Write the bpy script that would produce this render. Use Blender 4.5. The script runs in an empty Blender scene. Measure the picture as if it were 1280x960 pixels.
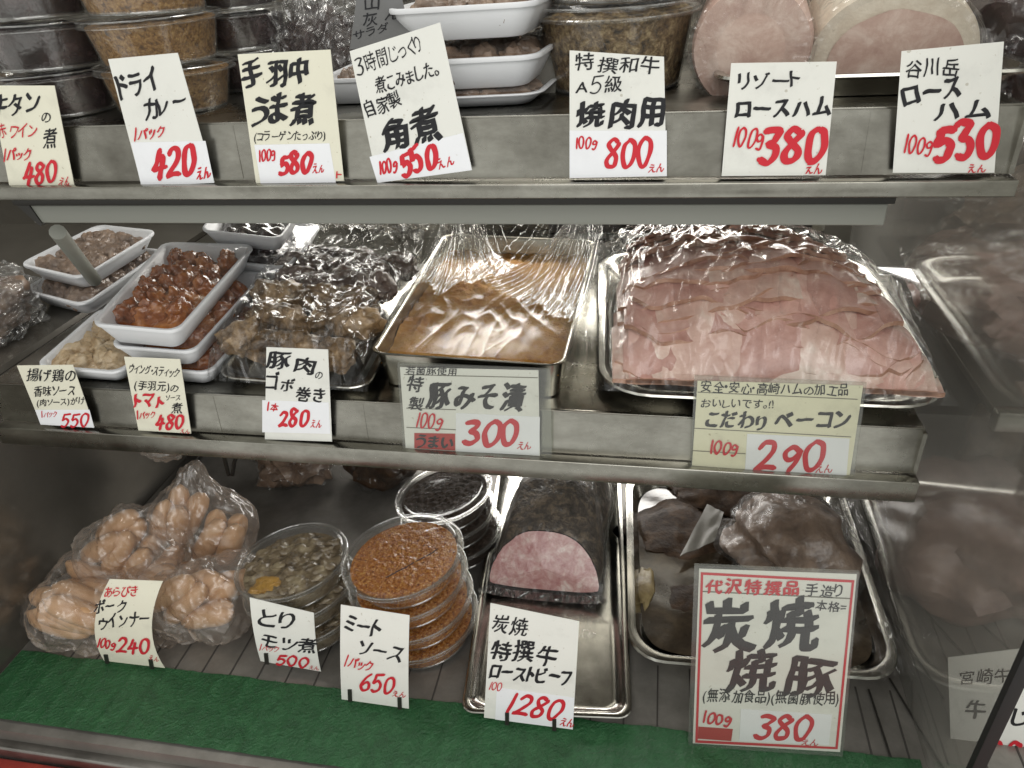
import bpy, bmesh, math, random
import numpy as np
from mathutils import Vector, Matrix, noise
random.seed(7)
S = bpy.context.scene
COL = S.collection
# ------------------------------------------------------------------ camera
F = 924.0
Xd = np.array([5090, 215, -F]); Dd = np.array([192, -580, F])
Xd = Xd/np.linalg.norm(Xd); Dd = Dd-Xd*Dd.dot(Xd); Dd /= np.linalg.norm(Dd)
Ud = -np.cross(Dd, Xd)
if Ud[1] > 0: Ud = -Ud
RW = np.array([Xd, Dd, Ud])
CZ = 0.7505
EYE = Vector((0, 0, CZ))
cam = bpy.data.cameras.new('camera'); co = bpy.data.objects.new('camera', cam); COL.objects.link(co)
m = Matrix.Identity(4)
for i in range(3):
    m[i][0] = RW[i][0]; m[i][1] = -RW[i][1]; m[i][2] = -RW[i][2]
m.translation = EYE
co.matrix_world = m
cam.sensor_width = 36; cam.lens = F/1280*36; cam.clip_start = .01; cam.clip_end = 50
S.camera = co
# ------------------------------------------------------------------ world, lamps, exposure
W = bpy.data.worlds.new('World'); S.world = W; W.use_nodes = True
nt = W.node_tree; bg = nt.nodes['Background']
tc = nt.nodes.new('ShaderNodeTexCoord'); nz = nt.nodes.new('ShaderNodeTexNoise'); rp = nt.nodes.new('ShaderNodeValToRGB')
nz.inputs['Scale'].default_value = 3.0; nz.inputs['Detail'].default_value = 3
rp.color_ramp.elements[0].position = .35; rp.color_ramp.elements[0].color = (.12, .112, .098, 1)
rp.color_ramp.elements[1].position = .68; rp.color_ramp.elements[1].color = (.66, .67, .64, 1)
nt.links.new(tc.outputs['Generated'], nz.inputs['Vector']); nt.links.new(nz.outputs['Fac'], rp.inputs['Fac'])
nt.links.new(rp.outputs['Color'], bg.inputs['Color']); bg.inputs['Strength'].default_value = 1.6
def area(name, loc, target, sx, sy, power, col):
    l = bpy.data.lights.new(name, 'AREA'); l.shape = 'RECTANGLE'; l.size = sx; l.size_y = sy; l.energy = power; l.color = col
    o = bpy.data.objects.new(name, l); COL.objects.link(o); o.location = loc
    o.rotation_euler = (Vector(target)-Vector(loc)).to_track_quat('-Z', 'Y').to_euler()
    return o
area('street_daylight', (.5, -1.2, 1.9), (-.1, .7, .35), 2.4, 1.2, 19, (1, .985, .96))
area('shop_ceiling_lamp', (-.3, .95, 1.9), (-.25, .75, .5), 1.6, .25, 9, (1, .97, .9))
area('shelf_lamp_upper', (-.2, 1.12, .50), (-.2, .7, .42), .95, .06, 2.4, (1, .97, .9))
area('shelf_lamp_lower', (-.1, 1.13, .235), (-.05, .7, .10), .8, .07, 1.8, (1, .97, .92))
S.view_settings.view_transform = 'Standard'; S.view_settings.look = 'None'
S.view_settings.exposure = 0.35; S.view_settings.gamma = 1.0
S.render.engine = 'CYCLES'
S.cycles.max_bounces = 10; S.cycles.transparent_max_bounces = 24; S.cycles.glossy_bounces = 5
S.cycles.caustics_reflective = False; S.cycles.caustics_refractive = False; S.cycles.sample_clamp_indirect = 6
# ------------------------------------------------------------------ pixel <-> place
def ray(px, py):
    r = RW @ np.array([px-640, py-480, F]); return Vector((r[0], r[1], r[2]))
def onz(px, py, z):
    r = ray(px, py); return EYE + r*((z-CZ)/r.z)
def ony(px, py, y):
    r = ray(px, py); return EYE + r*(y/r.y)
def onx(px, py, x):
    r = ray(px, py); return EYE + r*(x/r.x)
def onplane(px, py, p0, n):
    r = ray(px, py); return EYE + r*((p0-EYE).dot(n)/r.dot(n))
def proj(p):
    c = RW.T @ np.array(p-EYE); return (640+F*c[0]/c[2], 480+F*c[1]/c[2])
def mpp(p):
    return (RW.T @ np.array(p-EYE))[2]/F
# ------------------------------------------------------------------ materials
def newmat(name):
    M = bpy.data.materials.new(name); M.use_nodes = True
    N = M.node_tree.nodes; L = M.node_tree.links
    return M, N, L, N['Principled BSDF'], N['Material Output']
def setp(p, **k):
    for a, b in k.items():
        a = a.replace('_', ' ')
        p.inputs[a].default_value = b if not isinstance(b, tuple) else (*b, 1)
def noise_node(N, L, scale, detail=4, rough=.6, coord='Object', dist=0, sc=None):
    t = N.new('ShaderNodeTexCoord'); n = N.new('ShaderNodeTexNoise')
    n.inputs['Scale'].default_value = scale; n.inputs['Detail'].default_value = detail; n.inputs['Roughness'].default_value = rough; n.inputs['Distortion'].default_value = dist
    if sc:
        mp = N.new('ShaderNodeMapping'); mp.inputs['Scale'].default_value = sc
        L.new(t.outputs[coord], mp.inputs['Vector']); L.new(mp.outputs['Vector'], n.inputs['Vector'])
    else:
        L.new(t.outputs[coord], n.inputs['Vector'])
    return n
def ramp(N, L, src, stops):
    r = N.new('ShaderNodeValToRGB'); e = r.color_ramp.elements
    while len(e) < len(stops): e.new(.5)
    for i, (p, c) in enumerate(stops):
        e[i].position = p; e[i].color = (*c, 1) if len(c) == 3 else c
    L.new(src, r.inputs['Fac']); return r
def bump(N, L, src, p, strength, dist):
    b = N.new('ShaderNodeBump'); b.inputs['Strength'].default_value = strength; b.inputs['Distance'].default_value = dist
    L.new(src, b.inputs['Height']); L.new(b.outputs['Normal'], p.inputs['Normal']); return b
def food(name, stops, scale, rough=.35, bscale=None, bd=.002, spec=.5, coat=.0, sss=0):
    M, N, L, p, o = newmat(name)
    n = noise_node(N, L, scale, 6, .65, dist=.4)
    r = ramp(N, L, n.outputs['Fac'], stops); L.new(r.outputs['Color'], p.inputs['Base Color'])
    setp(p, Roughness=rough); p.inputs['Specular IOR Level'].default_value = spec
    p.inputs['Coat Weight'].default_value = coat; p.inputs['Coat Roughness'].default_value = .1
    n2 = noise_node(N, L, bscale or scale*2.2, 5, .6)
    bump(N, L, n2.outputs['Fac'], p, .8, bd)
    return M
def flat(name, c, rough=.5, metal=0, spec=.4):
    M, N, L, p, o = newmat(name); setp(p, Base_Color=c, Roughness=rough, Metallic=metal); p.inputs['Specular IOR Level'].default_value = spec; return M
def steel(name, c0, c1, r0, r1, sc=(2, 40, 40), metal=1.0):
    M, N, L, p, o = newmat(name)
    n = noise_node(N, L, 3.5, 8, .7, sc=sc); d = noise_node(N, L, 9, 6, .65)
    mx = N.new('ShaderNodeMath'); mx.operation = 'MULTIPLY'; L.new(n.outputs['Fac'], mx.inputs[0]); L.new(d.outputs['Fac'], mx.inputs[1])
    r = ramp(N, L, mx.outputs[0], [(.12, c0), (.42, c1)]); L.new(r.outputs['Color'], p.inputs['Base Color'])
    rr = ramp(N, L, d.outputs['Fac'], [(.3, (r0,)*3), (.7, (r1,)*3)]); L.new(rr.outputs['Color'], p.inputs['Roughness'])
    setp(p, Metallic=metal)
    bump(N, L, n.outputs['Fac'], p, .12, .001)
    return M
def clear(name, base, tint=(1, 1, 1), rough=.05, haze=.03, edge=.5, bs=None, bd=.001, crumple=False, bstr=1.0, dust=(.75, .75, .73)):
    """thin transparent plastic or glass: transparent, a mirror sheen stronger at grazing angles, and a little milkiness"""
    M, N, L, p, o = newmat(name); N.remove(p)
    tr = N.new('ShaderNodeBsdfTransparent'); tr.inputs[0].default_value = (*tint, 1)
    gl = N.new('ShaderNodeBsdfGlossy'); gl.inputs['Roughness'].default_value = rough; gl.inputs[0].default_value = (1, 1, 1, 1)
    df = N.new('ShaderNodeBsdfDiffuse'); df.inputs[0].default_value = (*dust, 1)
    lw = N.new('ShaderNodeLayerWeight'); lw.inputs['Blend'].default_value = .35
    ma = N.new('ShaderNodeMath'); ma.operation = 'MULTIPLY_ADD'; ma.inputs[1].default_value = edge; ma.inputs[2].default_value = base; ma.use_clamp = True
    L.new(lw.outputs['Facing'], ma.inputs[0])
    pw = N.new('ShaderNodeMath'); pw.operation = 'POWER'; pw.inputs[1].default_value = 2.2
    L.new(lw.outputs['Facing'], pw.inputs[0]); L.new(pw.outputs[0], ma.inputs[0])
    m1 = N.new('ShaderNodeMixShader'); m1.inputs[0].default_value = haze; L.new(tr.outputs[0], m1.inputs[1]); L.new(df.outputs[0], m1.inputs[2])
    m2 = N.new('ShaderNodeMixShader'); L.new(ma.outputs[0], m2.inputs[0]); L.new(m1.outputs[0], m2.inputs[1]); L.new(gl.outputs[0], m2.inputs[2])
    L.new(m2.outputs[0], o.inputs['Surface'])
    if bs:
        b = N.new('ShaderNodeBump'); b.inputs['Strength'].default_value = bstr; b.inputs['Distance'].default_value = bd
        if crumple:
            t = N.new('ShaderNodeTexCoord'); outs = []
            for rz, st, sc_, pw_ in ((.5, .22, 1.0, 9), (-.6, .30, .8, 11), (1.4, .5, 1.7, 6)):
                mp = N.new('ShaderNodeMapping'); mp.inputs['Rotation'].default_value = (0.2*rz, .3*rz, rz); mp.inputs['Scale'].default_value = (1, st, .7)
                L.new(t.outputs['Object'], mp.inputs['Vector'])
                n = N.new('ShaderNodeTexNoise'); n.inputs['Scale'].default_value = bs*sc_; n.inputs['Detail'].default_value = 1.5; n.inputs['Distortion'].default_value = .6
                L.new(mp.outputs['Vector'], n.inputs['Vector'])
                a = N.new('ShaderNodeMath'); a.operation = 'MULTIPLY_ADD'; a.inputs[1].default_value = 2; a.inputs[2].default_value = -1; L.new(n.outputs['Fac'], a.inputs[0])
                c = N.new('ShaderNodeMath'); c.operation = 'ABSOLUTE'; L.new(a.outputs[0], c.inputs[0])
                d = N.new('ShaderNodeMath'); d.operation = 'SUBTRACT'; d.inputs[0].default_value = 1; L.new(c.outputs[0], d.inputs[1])
                e = N.new('ShaderNodeMath'); e.operation = 'POWER'; e.inputs[1].default_value = pw_; L.new(d.outputs[0], e.inputs[0]); outs.append(e.outputs[0])
            m_a = N.new('ShaderNodeMath'); m_a.operation = 'ADD'; L.new(outs[0], m_a.inputs[0]); L.new(outs[1], m_a.inputs[1])
            mm = N.new('ShaderNodeMath'); mm.operation = 'MULTIPLY_ADD'; mm.inputs[1].default_value = .4; L.new(outs[2], mm.inputs[0]); L.new(m_a.outputs[0], mm.inputs[2])
            L.new(mm.outputs[0], b.inputs['Height'])
        else:
            n = noise_node(N, L, bs, 3); L.new(n.outputs['Fac'], b.inputs['Height'])
        for q in (gl, df): L.new(b.outputs['Normal'], q.inputs['Normal'])
        L.new(b.outputs['Normal'], lw.inputs['Normal'])
    return M
def paper(name, c, stain=.5):
    M, N, L, p, o = newmat(name)
    n = noise_node(N, L, 22, 6, .6)
    r = ramp(N, L, n.outputs['Fac'], [(.28, tuple(x*(1-.22*stain) for x in c)), (.45, c), (.75, tuple(min(1, x*1.03) for x in c))])
    sp = noise_node(N, L, 260, 2, .5)
    r2 = ramp(N, L, sp.outputs['Fac'], [(.25, (.55, .5, .42)), (.30, (1, 1, 1))])
    mx = N.new('ShaderNodeMix'); mx.data_type = 'RGBA'; mx.blend_type = 'MULTIPLY'; mx.inputs[0].default_value = stain
    L.new(r.outputs['Color'], mx.inputs[6]); L.new(r2.outputs['Color'], mx.inputs[7]); L.new(mx.outputs[2], p.inputs['Base Color'])
    setp(p, Roughness=.65); p.inputs['Specular IOR Level'].default_value = .2
    bump(N, L, n.outputs['Fac'], p, .2, .002)
    return M
MT = dict(
    steel=steel('shelf_steel', (.20, .19, .165), (.46, .45, .405), .16, .38, sc=(4, 9, 9)),
    deck=steel('deck_steel', (.17, .16, .145), (.30, .285, .26), .28, .5, sc=(6, 6, 6), metal=.5),
    wall=steel('wall_steel', (.15, .14, .12), (.215, .20, .175), .15, .24, sc=(2, 2, 2), metal=.65),
    tray=steel('tray_steel', (.38, .37, .34), (.66, .65, .6), .14, .26, sc=(10, 10, 10)),
    vat=steel('vat_steel', (.3, .29, .25), (.58, .56, .5), .16, .3, sc=(10, 10, 10)),
    alu=flat('fixture_enamel', (.27, .275, .245), .4, 0),
    dark=flat('dark_frame', (.025, .023, .02), .4),
    groove=flat('deck_groove', (.055, .05, .045), .5),
    rubber=flat('black_seal', (.012, .012, .012), .5),
    foam=flat('white_foam', (.74, .75, .77), .38),
    tub=clear('clear_tub', .05, (.97, .97, .96), .10, .03, .6, bs=45, bd=.002),
    lid=clear('clear_lid', .022, (.985, .985, .98), .10, .010, .45, bs=14, bd=.001),
    rim=clear('rim_plastic', .16, (.95, .95, .94), .12, .06, .55, bs=60, bd=.001),
    film=clear('cling_film', .035, (.975, .975, .975), .16, .010, .30, bs=20, bd=.006, crumple=True, bstr=.9),
    film3=clear('crumpled_film', .26, (.93, .93, .92), .22, .12, .5, bs=38, bd=.008, crumple=True, bstr=1.0),
    softfilm=clear('tight_film', .028, (.97, .97, .97), .30, .02, .25, bs=30, bd=.003, crumple=True, bstr=.5),
    pleat=clear('pleated_film', .028, (.985, .985, .98), .18, .014, .40, bs=14, bd=.002, crumple=True, bstr=.15),
    fan=clear('gathered_film', .15, (.95, .95, .94), .24, .12, .5, bs=30, bd=.004, crumple=True, bstr=.35),
    film2=clear('loose_cling_film', .10, (.96, .96, .96), .20, .06, .5, bs=34, bd=.008, crumple=True, bstr=1.0),
    taut=clear('taut_film', .03, (.98, .98, .98), .06, .012, .35, bs=12, bd=.004),
    bag=clear('frosted_bag', .06, (.975, .96, .945), .22, .12, .32, dust=(.78, .68, .60), bs=11, bd=.006, crumple=True, bstr=.7),
    sleeve=clear('card_sleeve', .04, (.86, .87, .84), .12, .05, .3),
    glass=clear('dusty_glass', .05, (.76, .76, .74), .07, .20, .45, dust=(.42, .41, .38)),
    cream=paper('cream_card', (.745, .725, .60), .65), white=paper('white_card', (.755, .755, .71), .6),
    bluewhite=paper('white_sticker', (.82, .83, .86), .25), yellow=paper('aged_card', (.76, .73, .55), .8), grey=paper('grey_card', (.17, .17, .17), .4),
    ink=flat('black_ink', (.012, .012, .015), .6), thin=flat('thin_black_ink', (.03, .03, .035), .6), red=flat('red_ink', (.58, .02, .035), .6), redfill=flat('red_marker', (.42, .035, .03), .6),
    rule=flat('ruled_line', (.16, .15, .12), .7),
)
MT['curry'] = food('dry_curry', [(.32, (.05, .02, .005)), (.47, (.26, .13, .035)), (.66, (.46, .28, .10))], 260, .4, 420, .004, coat=.2)
MT['stew'] = food('dark_stew', [(.35, (.012, .006, .006)), (.55, (.035, .018, .018)), (.75, (.13, .09, .09))], 38, .2, 60, .003, coat=.6)
MT['shred'] = food('shredded_beef', [(.34, (.025, .014, .006)), (.5, (.19, .12, .05)), (.68, (.46, .35, .19))], 150, .4, 260, .005, coat=.2)
MT['sauce'] = food('meat_sauce', [(.32, (.08, .018, .003)), (.46, (.36, .11, .014)), (.58, (.50, .20, .03)), (.70, (.76, .50, .18))], 330, .25, 420, .003, coat=.6)
MT['motsu'] = food('stewed_offal', [(.3, (.05, .035, .02)), (.5, (.20, .15, .09)), (.72, (.42, .35, .22))], 45, .25, 110, .004, coat=.5)
MT['motsu_y'] = food('yellow_egg', [(.3, (.24, .12, .02)), (.6, (.55, .32, .08))], 60, .3, 100, .003, coat=.4)
MT['mince'] = food('dark_mince', [(.35, (.020, .013, .008)), (.6, (.045, .028, .018)), (.8, (.08, .05, .034))], 200, .7, 300, .002, spec=.15)
MT['wing'] = food('glazed_wing', [(.3, (.07, .016, .005)), (.5, (.25, .07, .016)), (.72, (.50, .20, .05))], 30, .2, 90, .003, coat=.7)
MT['chick'] = food('fried_chicken', [(.3, (.25, .14, .05)), (.5, (.50, .37, .22)), (.75, (.66, .56, .42))], 40, .4, 120, .003, coat=.2)
MT['eggp'] = food('braised_aubergine', [(.4, (.03, .018, .012)), (.7, (.15, .09, .05))], 40, .25, 90, .003, coat=.5)
MT['roll'] = food('burdock_roll', [(.36, (.045, .026, .012)), (.5, (.17, .105, .05)), (.66, (.42, .29, .16))], 40, .35, 110, .004, coat=.3)
MT['rolld'] = food('dark_roll', [(.3, (.05, .035, .028)), (.6, (.17, .12, .10)), (.8, (.28, .21, .17))], 40, .35, 110, .004, coat=.3)
MT['miso'] = food('miso_paste', [(.3, (.27, .09, .010)), (.45, (.50, .22, .035)), (.72, (.66, .38, .10))], 32, .65, 300, .006, spec=.25)
MT['bacon'] = food('bacon_slice', [(.3, (.54, .285, .24)), (.5, (.67, .40, .335)), (.66, (.78, .55, .47))], 26, .35, 90, .0015, coat=.3)
MT['bacon_fat'] = food('fatty_bacon_slice', [(.34, (.58, .36, .295)), (.5, (.68, .465, .385)), (.62, (.80, .66, .57))], 22, .35, 90, .0015, coat=.3)
MT['bacon_dk'] = food('smoked_bacon_slice', [(.3, (.40, .20, .16)), (.5, (.55, .31, .26)), (.72, (.66, .43, .36))], 26, .35, 90, .0015, coat=.3)
MT['rind'] = food('smoked_rind', [(.3, (.22, .10, .06)), (.5, (.38, .21, .14)), (.72, (.56, .36, .27))], 40, .45, 90, .001)
MT['ham'] = food('ham_meat', [(.32, (.40, .26, .215)), (.5, (.50, .355, .295)), (.62, (.60, .47, .40))], 38, .45, 70, .001)
MT['hamskin'] = food('ham_rim', [(.3, (.50, .30, .25)), (.6, (.66, .48, .40))], 30, .4, 70, .001)
MT['fat'] = food('ham_fat', [(.3, (.54, .45, .35)), (.6, (.68, .61, .50))], 30, .45, 70, .002)
MT['crust'] = food('roast_crust', [(.3, (.020, .015, .012)), (.50, (.075, .058, .043)), (.66, (.22, .165, .11))], 90, .4, 200, .003, coat=.15)
MT['rare'] = food('rare_beef', [(.3, (.40, .13, .13)), (.5, (.56, .30, .28)), (.62, (.68, .47, .43)), (.70, (.82, .70, .64))], 70, .3, 160, .001, coat=.4)
MT['pork'] = food('char_siu', [(.3, (.020, .012, .008)), (.5, (.05, .03, .018)), (.75, (.12, .07, .04))], 45, .5, 90, .002, spec=.22, coat=.05)
MT['brownmeat'] = food('brown_meat', [(.3, (.08, .05, .035)), (.5, (.20, .135, .095)), (.75, (.36, .26, .19))], 30, .35, 80, .003, coat=.3)
MT['pinkmeat'] = food('raw_pork', [(.3, (.15, .08, .065)), (.5, (.27, .16, .13)), (.75, (.42, .27, .22))], 18, .4, 60, .003, coat=.3)
MT['soy'] = food('dark_sauce', [(.3, (.024, .017, .011)), (.5, (.055, .040, .026)), (.7, (.11, .08, .05))], 26, .16, 20, .001, coat=.6)
MT['saus'] = food('sausage_skin', [(.3, (.46, .25, .115)), (.55, (.57, .345, .18)), (.8, (.64, .45, .27))], 25, .35, 60, .001, coat=.2)
MT['leaf'] = food('onion_flesh', [(.3, (.16, .11, .05)), (.6, (.36, .28, .14))], 40, .3)
MT['greyp'] = food('greaseproof_paper', [(.3, (.16, .15, .13)), (.7, (.24, .23, .20))], 20, .4, 60, .001)
MT['turf'] = food('green_turf', [(.3, (.012, .058, .020)), (.55, (.018, .088, .030)), (.8, (.035, .13, .05))], 60, .40, 500, .0015, spec=.45)
MT['redp'] = food('red_paint', [(.3, (.22, .02, .015)), (.6, (.34, .04, .025))], 20, .4)
MT['plank'] = steel('sill_steel', (.2, .19, .18), (.5, .48, .45), .3, .55, sc=(1, 20, 20))
MT['blackp'] = flat('dark_wrap', (.03, .027, .025), .3)
# ------------------------------------------------------------------ geometry helpers
class G:
    def __init__(s): s.v = []; s.f = []
    def add(s, V, Fc):
        k = len(s.v); s.v += [Vector(a) for a in V]; s.f += [tuple(i+k for i in q) for q in Fc]; return s
    def grid(s, fn, nu, nv, cu=False):
        k = len(s.v); cu_n = nu if cu else nu+1
        for j in range(nv+1):
            for i in range(cu_n): s.v.append(Vector(fn(i/nu, j/nv)))
        for j in range(nv):
            for i in range(nu):
                a = k+j*cu_n+i; b = k+j*cu_n+(i+1) % cu_n
                s.f.append((a, b, b+cu_n, a+cu_n))
        return s
    def slab(s, fn, nu, nv, n, t):
        """a sheet with real thickness: fn is the front, pushed back by t along n for the back"""
        k = len(s.v); n = Vector(n)*t
        s.grid(fn, nu, nv)
        top = len(s.v)-k
        back = [v-n for v in s.v[k:]]; fk = [q for q in s.f if q[0] >= k]
        s.v += back; s.f += [tuple(i+top for i in reversed(q)) for q in fk]
        w = nu+1
        bd = [i for i in range(w)] + [j*w+nu for j in range(1, nv+1)] + [nv*w+i for i in range(nu-1, -1, -1)] + [j*w for j in range(nv-1, 0, -1)]
        for a, b in zip(bd, bd[1:]+bd[:1]): s.f.append((k+b, k+a, k+a+top, k+b+top))
        return s
    def box(s, a, b, bev=0):
        x0, y0, z0 = a; x1, y1, z1 = b
        if bev:
            bm = bmesh.new(); bmesh.ops.create_cube(bm, size=1)
            for v in bm.verts: v.co = Vector(((x0+x1)/2+v.co.x*(x1-x0), (y0+y1)/2+v.co.y*(y1-y0), (z0+z1)/2+v.co.z*(z1-z0)))
            bmesh.ops.bevel(bm, geom=bm.edges[:], offset=bev, segments=2, affect='EDGES', profile=.5)
            bm.verts.index_update(); s.add([v.co.copy() for v in bm.verts], [[v.index for v in f.verts] for f in bm.faces]); bm.free(); return s
        return s.add([(x0, y0, z0), (x1, y0, z0), (x1, y1, z0), (x0, y1, z0), (x0, y0, z1), (x1, y0, z1), (x1, y1, z1), (x0, y1, z1)],
                     [(0, 3, 2, 1), (4, 5, 6, 7), (0, 1, 5, 4), (1, 2, 6, 5), (2, 3, 7, 6), (3, 0, 4, 7)])
    def tube(s, pts, r, n=8):
        pts = [Vector(p) for p in pts]; rings = []
        for i, p in enumerate(pts):
            d = (pts[min(i+1, len(pts)-1)]-pts[max(i-1, 0)]).normalized()
            a = d.orthogonal().normalized(); b = d.cross(a)
            if rings:
                a = rings[-1][1]-d*rings[-1][1].dot(d); a.normalize(); b = d.cross(a)
            rr = r if not callable(r) else r(i/(len(pts)-1))
            rings.append(([p+(a*math.cos(t)+b*math.sin(t))*rr for t in [2*math.pi*q/n for q in range(n)]], a))
        k = len(s.v)
        for R_, _ in rings: s.v += R_
        for j in range(len(pts)-1):
            for i in range(n):
                a = k+j*n+i; b = k+j*n+(i+1) % n; s.f.append((a, b, b+n, a+n))
        s.f.append(tuple(k+i for i in reversed(range(n)))); s.f.append(tuple(k+(len(pts)-1)*n+i for i in range(n)))
        return s
    def blob(s, c, rad, sub=3, amp=.15, fr=2.0, seed=0, M=None, flatb=None):
        bm = bmesh.new(); bmesh.ops.create_icosphere(bm, subdivisions=sub, radius=1)
        for v in bm.verts:
            d = v.co.normalized(); q = d*fr+Vector((seed*3.1, seed*1.7, seed))
            k = 1+amp*noise.noise(q)+amp*.5*noise.noise(q*2.3)+amp*.09*noise.noise(q*6.1)+amp*.04*noise.noise(q*13)
            p = Vector((d.x*rad[0], d.y*rad[1], d.z*rad[2]))*k
            if M: p = M @ p
            v.co = Vector(c)+p
            if flatb is not None and v.co.z < flatb: v.co.z = flatb
        bm.verts.index_update(); s.add([v.co.copy() for v in bm.verts], [[v.index for v in f.verts] for f in bm.faces]); bm.free(); return s
    def capsule(s, a, b, r, bend=0, n=12, m=10):
        a = Vector(a); b = Vector(b); mid = (a+b)/2+Vector((0, 0, bend))
        pts = []; rs = []
        for i in range(m+1):
            t = i/m; pts.append(a*(1-t)**2+mid*2*t*(1-t)+b*t*t)
        return s.tube(pts, lambda t: max(.02, (1-abs(2*t-1)**3.2))**.5*r, n)
    def mesh(s, name, mat, parent=None, off=Vector((0, 0, 0)), smooth=True):
        me = bpy.data.meshes.new(name); me.from_pydata([tuple(v-off) for v in s.v], [], s.f); me.update()
        me.materials.append(mat)
        if smooth:
            me.polygons.foreach_set('use_smooth', [True]*len(me.polygons))
            me.set_sharp_from_angle(angle=math.radians(smooth if smooth is not True else 45))
        o = bpy.data.objects.new(name, me); COL.objects.link(o)
        if parent: o.parent = parent
        return o
ORG = {}
def thing(name, label, cat, loc, group=None):
    o = bpy.data.objects.new(name, None); COL.objects.link(o); o.location = loc; o.empty_display_size = .02
    o['label'] = label; o['category'] = cat
    if group: o['group'] = group
    ORG[o.name] = Vector(loc); return o
def part(name, g, mat, parent, smooth=True, local=False):
    """world-space shape made a child of a thing (or of a part of one)"""
    off = Vector((0, 0, 0)) if local else ORG[parent.name]
    o = g.mesh(name, MT[mat] if isinstance(mat, str) else mat, parent, off, smooth)
    ORG[o.name] = off; return o
def solo(name, g, mat, label=None, cat=None, group=None, kind=None, smooth=True, org=None):
    if org is None:
        n = len(g.v); org = Vector((sum(v.x for v in g.v)/n, sum(v.y for v in g.v)/n, min(v.z for v in g.v)))
    o = g.mesh(name, MT[mat], None, org, smooth); o.location = org; ORG[o.name] = org
    if label: o['label'] = label; o['category'] = cat
    if group: o['group'] = group
    if kind: o['kind'] = kind
    return o
def copy_tree(o, parent=None):
    c = o.copy(); COL.objects.link(c)
    if parent: c.parent = parent
    for ch in list(o.children): copy_tree(ch, c)
    return c
def lerp(a, b, t): return a+(b-a)*t
def bil(q, u, v):
    """q = front-left, front-right, back-right, back-left"""
    return lerp(lerp(q[0], q[1], u), lerp(q[3], q[2], u), v)
def rrect(n=6, r=.12, asp=1.0):
    """rounded unit rectangle as a list of (u,v); asp = width/depth"""
    out = []; rx = r/max(asp, 1e-6) if asp > 1 else r; ry = r if asp > 1 else r*asp
    for cx, cy, a0 in ((1-rx, ry, -90), (1-rx, 1-ry, 0), (rx, 1-ry, 90), (rx, ry, 180)):
        for i in range(n+1):
            a = math.radians(a0+90*i/n); out.append((cx+rx*math.cos(a), cy+ry*math.sin(a)))
    return out
def dish(g, q, depth, prof, r=.14, n=6):
    """rounded tray: q = four rim corners; prof = list of (inset, height 0..-1 of depth)"""
    w = (q[1]-q[0]).length; d = (q[3]-q[0]).length; asp = w/d; P = rrect(n, r, asp); k = len(g.v); m = len(P); s_ = min(w, d)
    for ins, h in prof:
        iu = ins*s_/w; iv = ins*s_/d
        for u, v in P:
            p = bil(q, iu+(1-2*iu)*u, iv+(1-2*iv)*v); g.v.append(p+Vector((0, 0, h*depth)))
    for j in range(len(prof)-1):
        for i in range(m):
            a = k+j*m+i; b = k+j*m+(i+1) % m; g.f.append((a, b, b+m, a+m))
    g.f.append(tuple(k+i for i in reversed(range(m)))); g.f.append(tuple(k+(len(prof)-1)*m+i for i in range(m)))
    return g
FOAM_P = [(.13, -1), (.115, -.97), (.03, -.30), (.025, -.16), (0, -.15), (-.004, -.08), (0, -.01), (.012, 0), (.035, -.02), (.05, -.1), (.12, -.86), (.14, -.9)]
METAL_P = [(.10, -1), (.075, -.95), (.035, -.25), (.03, -.22), (.004, -.22), (-.004, -.12), (.0, -.02), (.012, 0), (.03, -.04), (.038, -.2), (.08, -.88), (.11, -.95)]
# ------------------------------------------------------------------ handwriting
GL = {}; NEED = []
DIG = {
 '0': [[(.5, 1), (.2, .82), (.1, .45), (.3, .04), (.62, .06), (.88, .45), (.82, .85), (.52, 1)]],
 '1': [[(.55, 1), (.5, .5), (.45, 0)]],
 '2': [[(.12, .78), (.35, .98), (.72, .95), (.78, .68), (.5, .36), (.08, .04), (.1, .02), (.5, .1), (.95, .06)]],
 '3': [[(.15, .92), (.5, .98), (.82, .92), (.62, .68), (.42, .55), (.75, .46), (.8, .2), (.5, .01), (.1, .08)]],
 '4': [[(.45, 1), (.3, .62), (.1, .32), (.12, .29), (.5, .34), (.95, .38)], [(.68, .78), (.6, .4), (.52, -.08)]],
 '5': [[(.3, .95), (.25, .75), (.18, .52), (.2, .51), (.55, .62), (.82, .42), (.65, .1), (.35, 0), (.08, .08)], [(.3, .95), (.6, .96), (.98, 1)]],
 '6': [[(.72, 1), (.35, .75), (.12, .3), (.35, .0), (.75, .1), (.8, .38), (.5, .5), (.18, .3)]],
 '8': [[(.8, .88), (.5, 1), (.22, .82), (.42, .58), (.78, .32), (.68, .04), (.3, 0), (.15, .22), (.45, .5), (.85, .78), (.8, .88)]],
 '9': [[(.82, .8), (.5, 1), (.18, .78), (.25, .52), (.55, .5), (.82, .8), (.83, .82), (.72, .4), (.5, 0)]],
 'g': [[(.8, .85), (.45, 1), (.15, .75), (.3, .5), (.7, .6), (.82, .88), (.8, .4), (.55, -.1), (.15, -.05)]],
}
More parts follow.
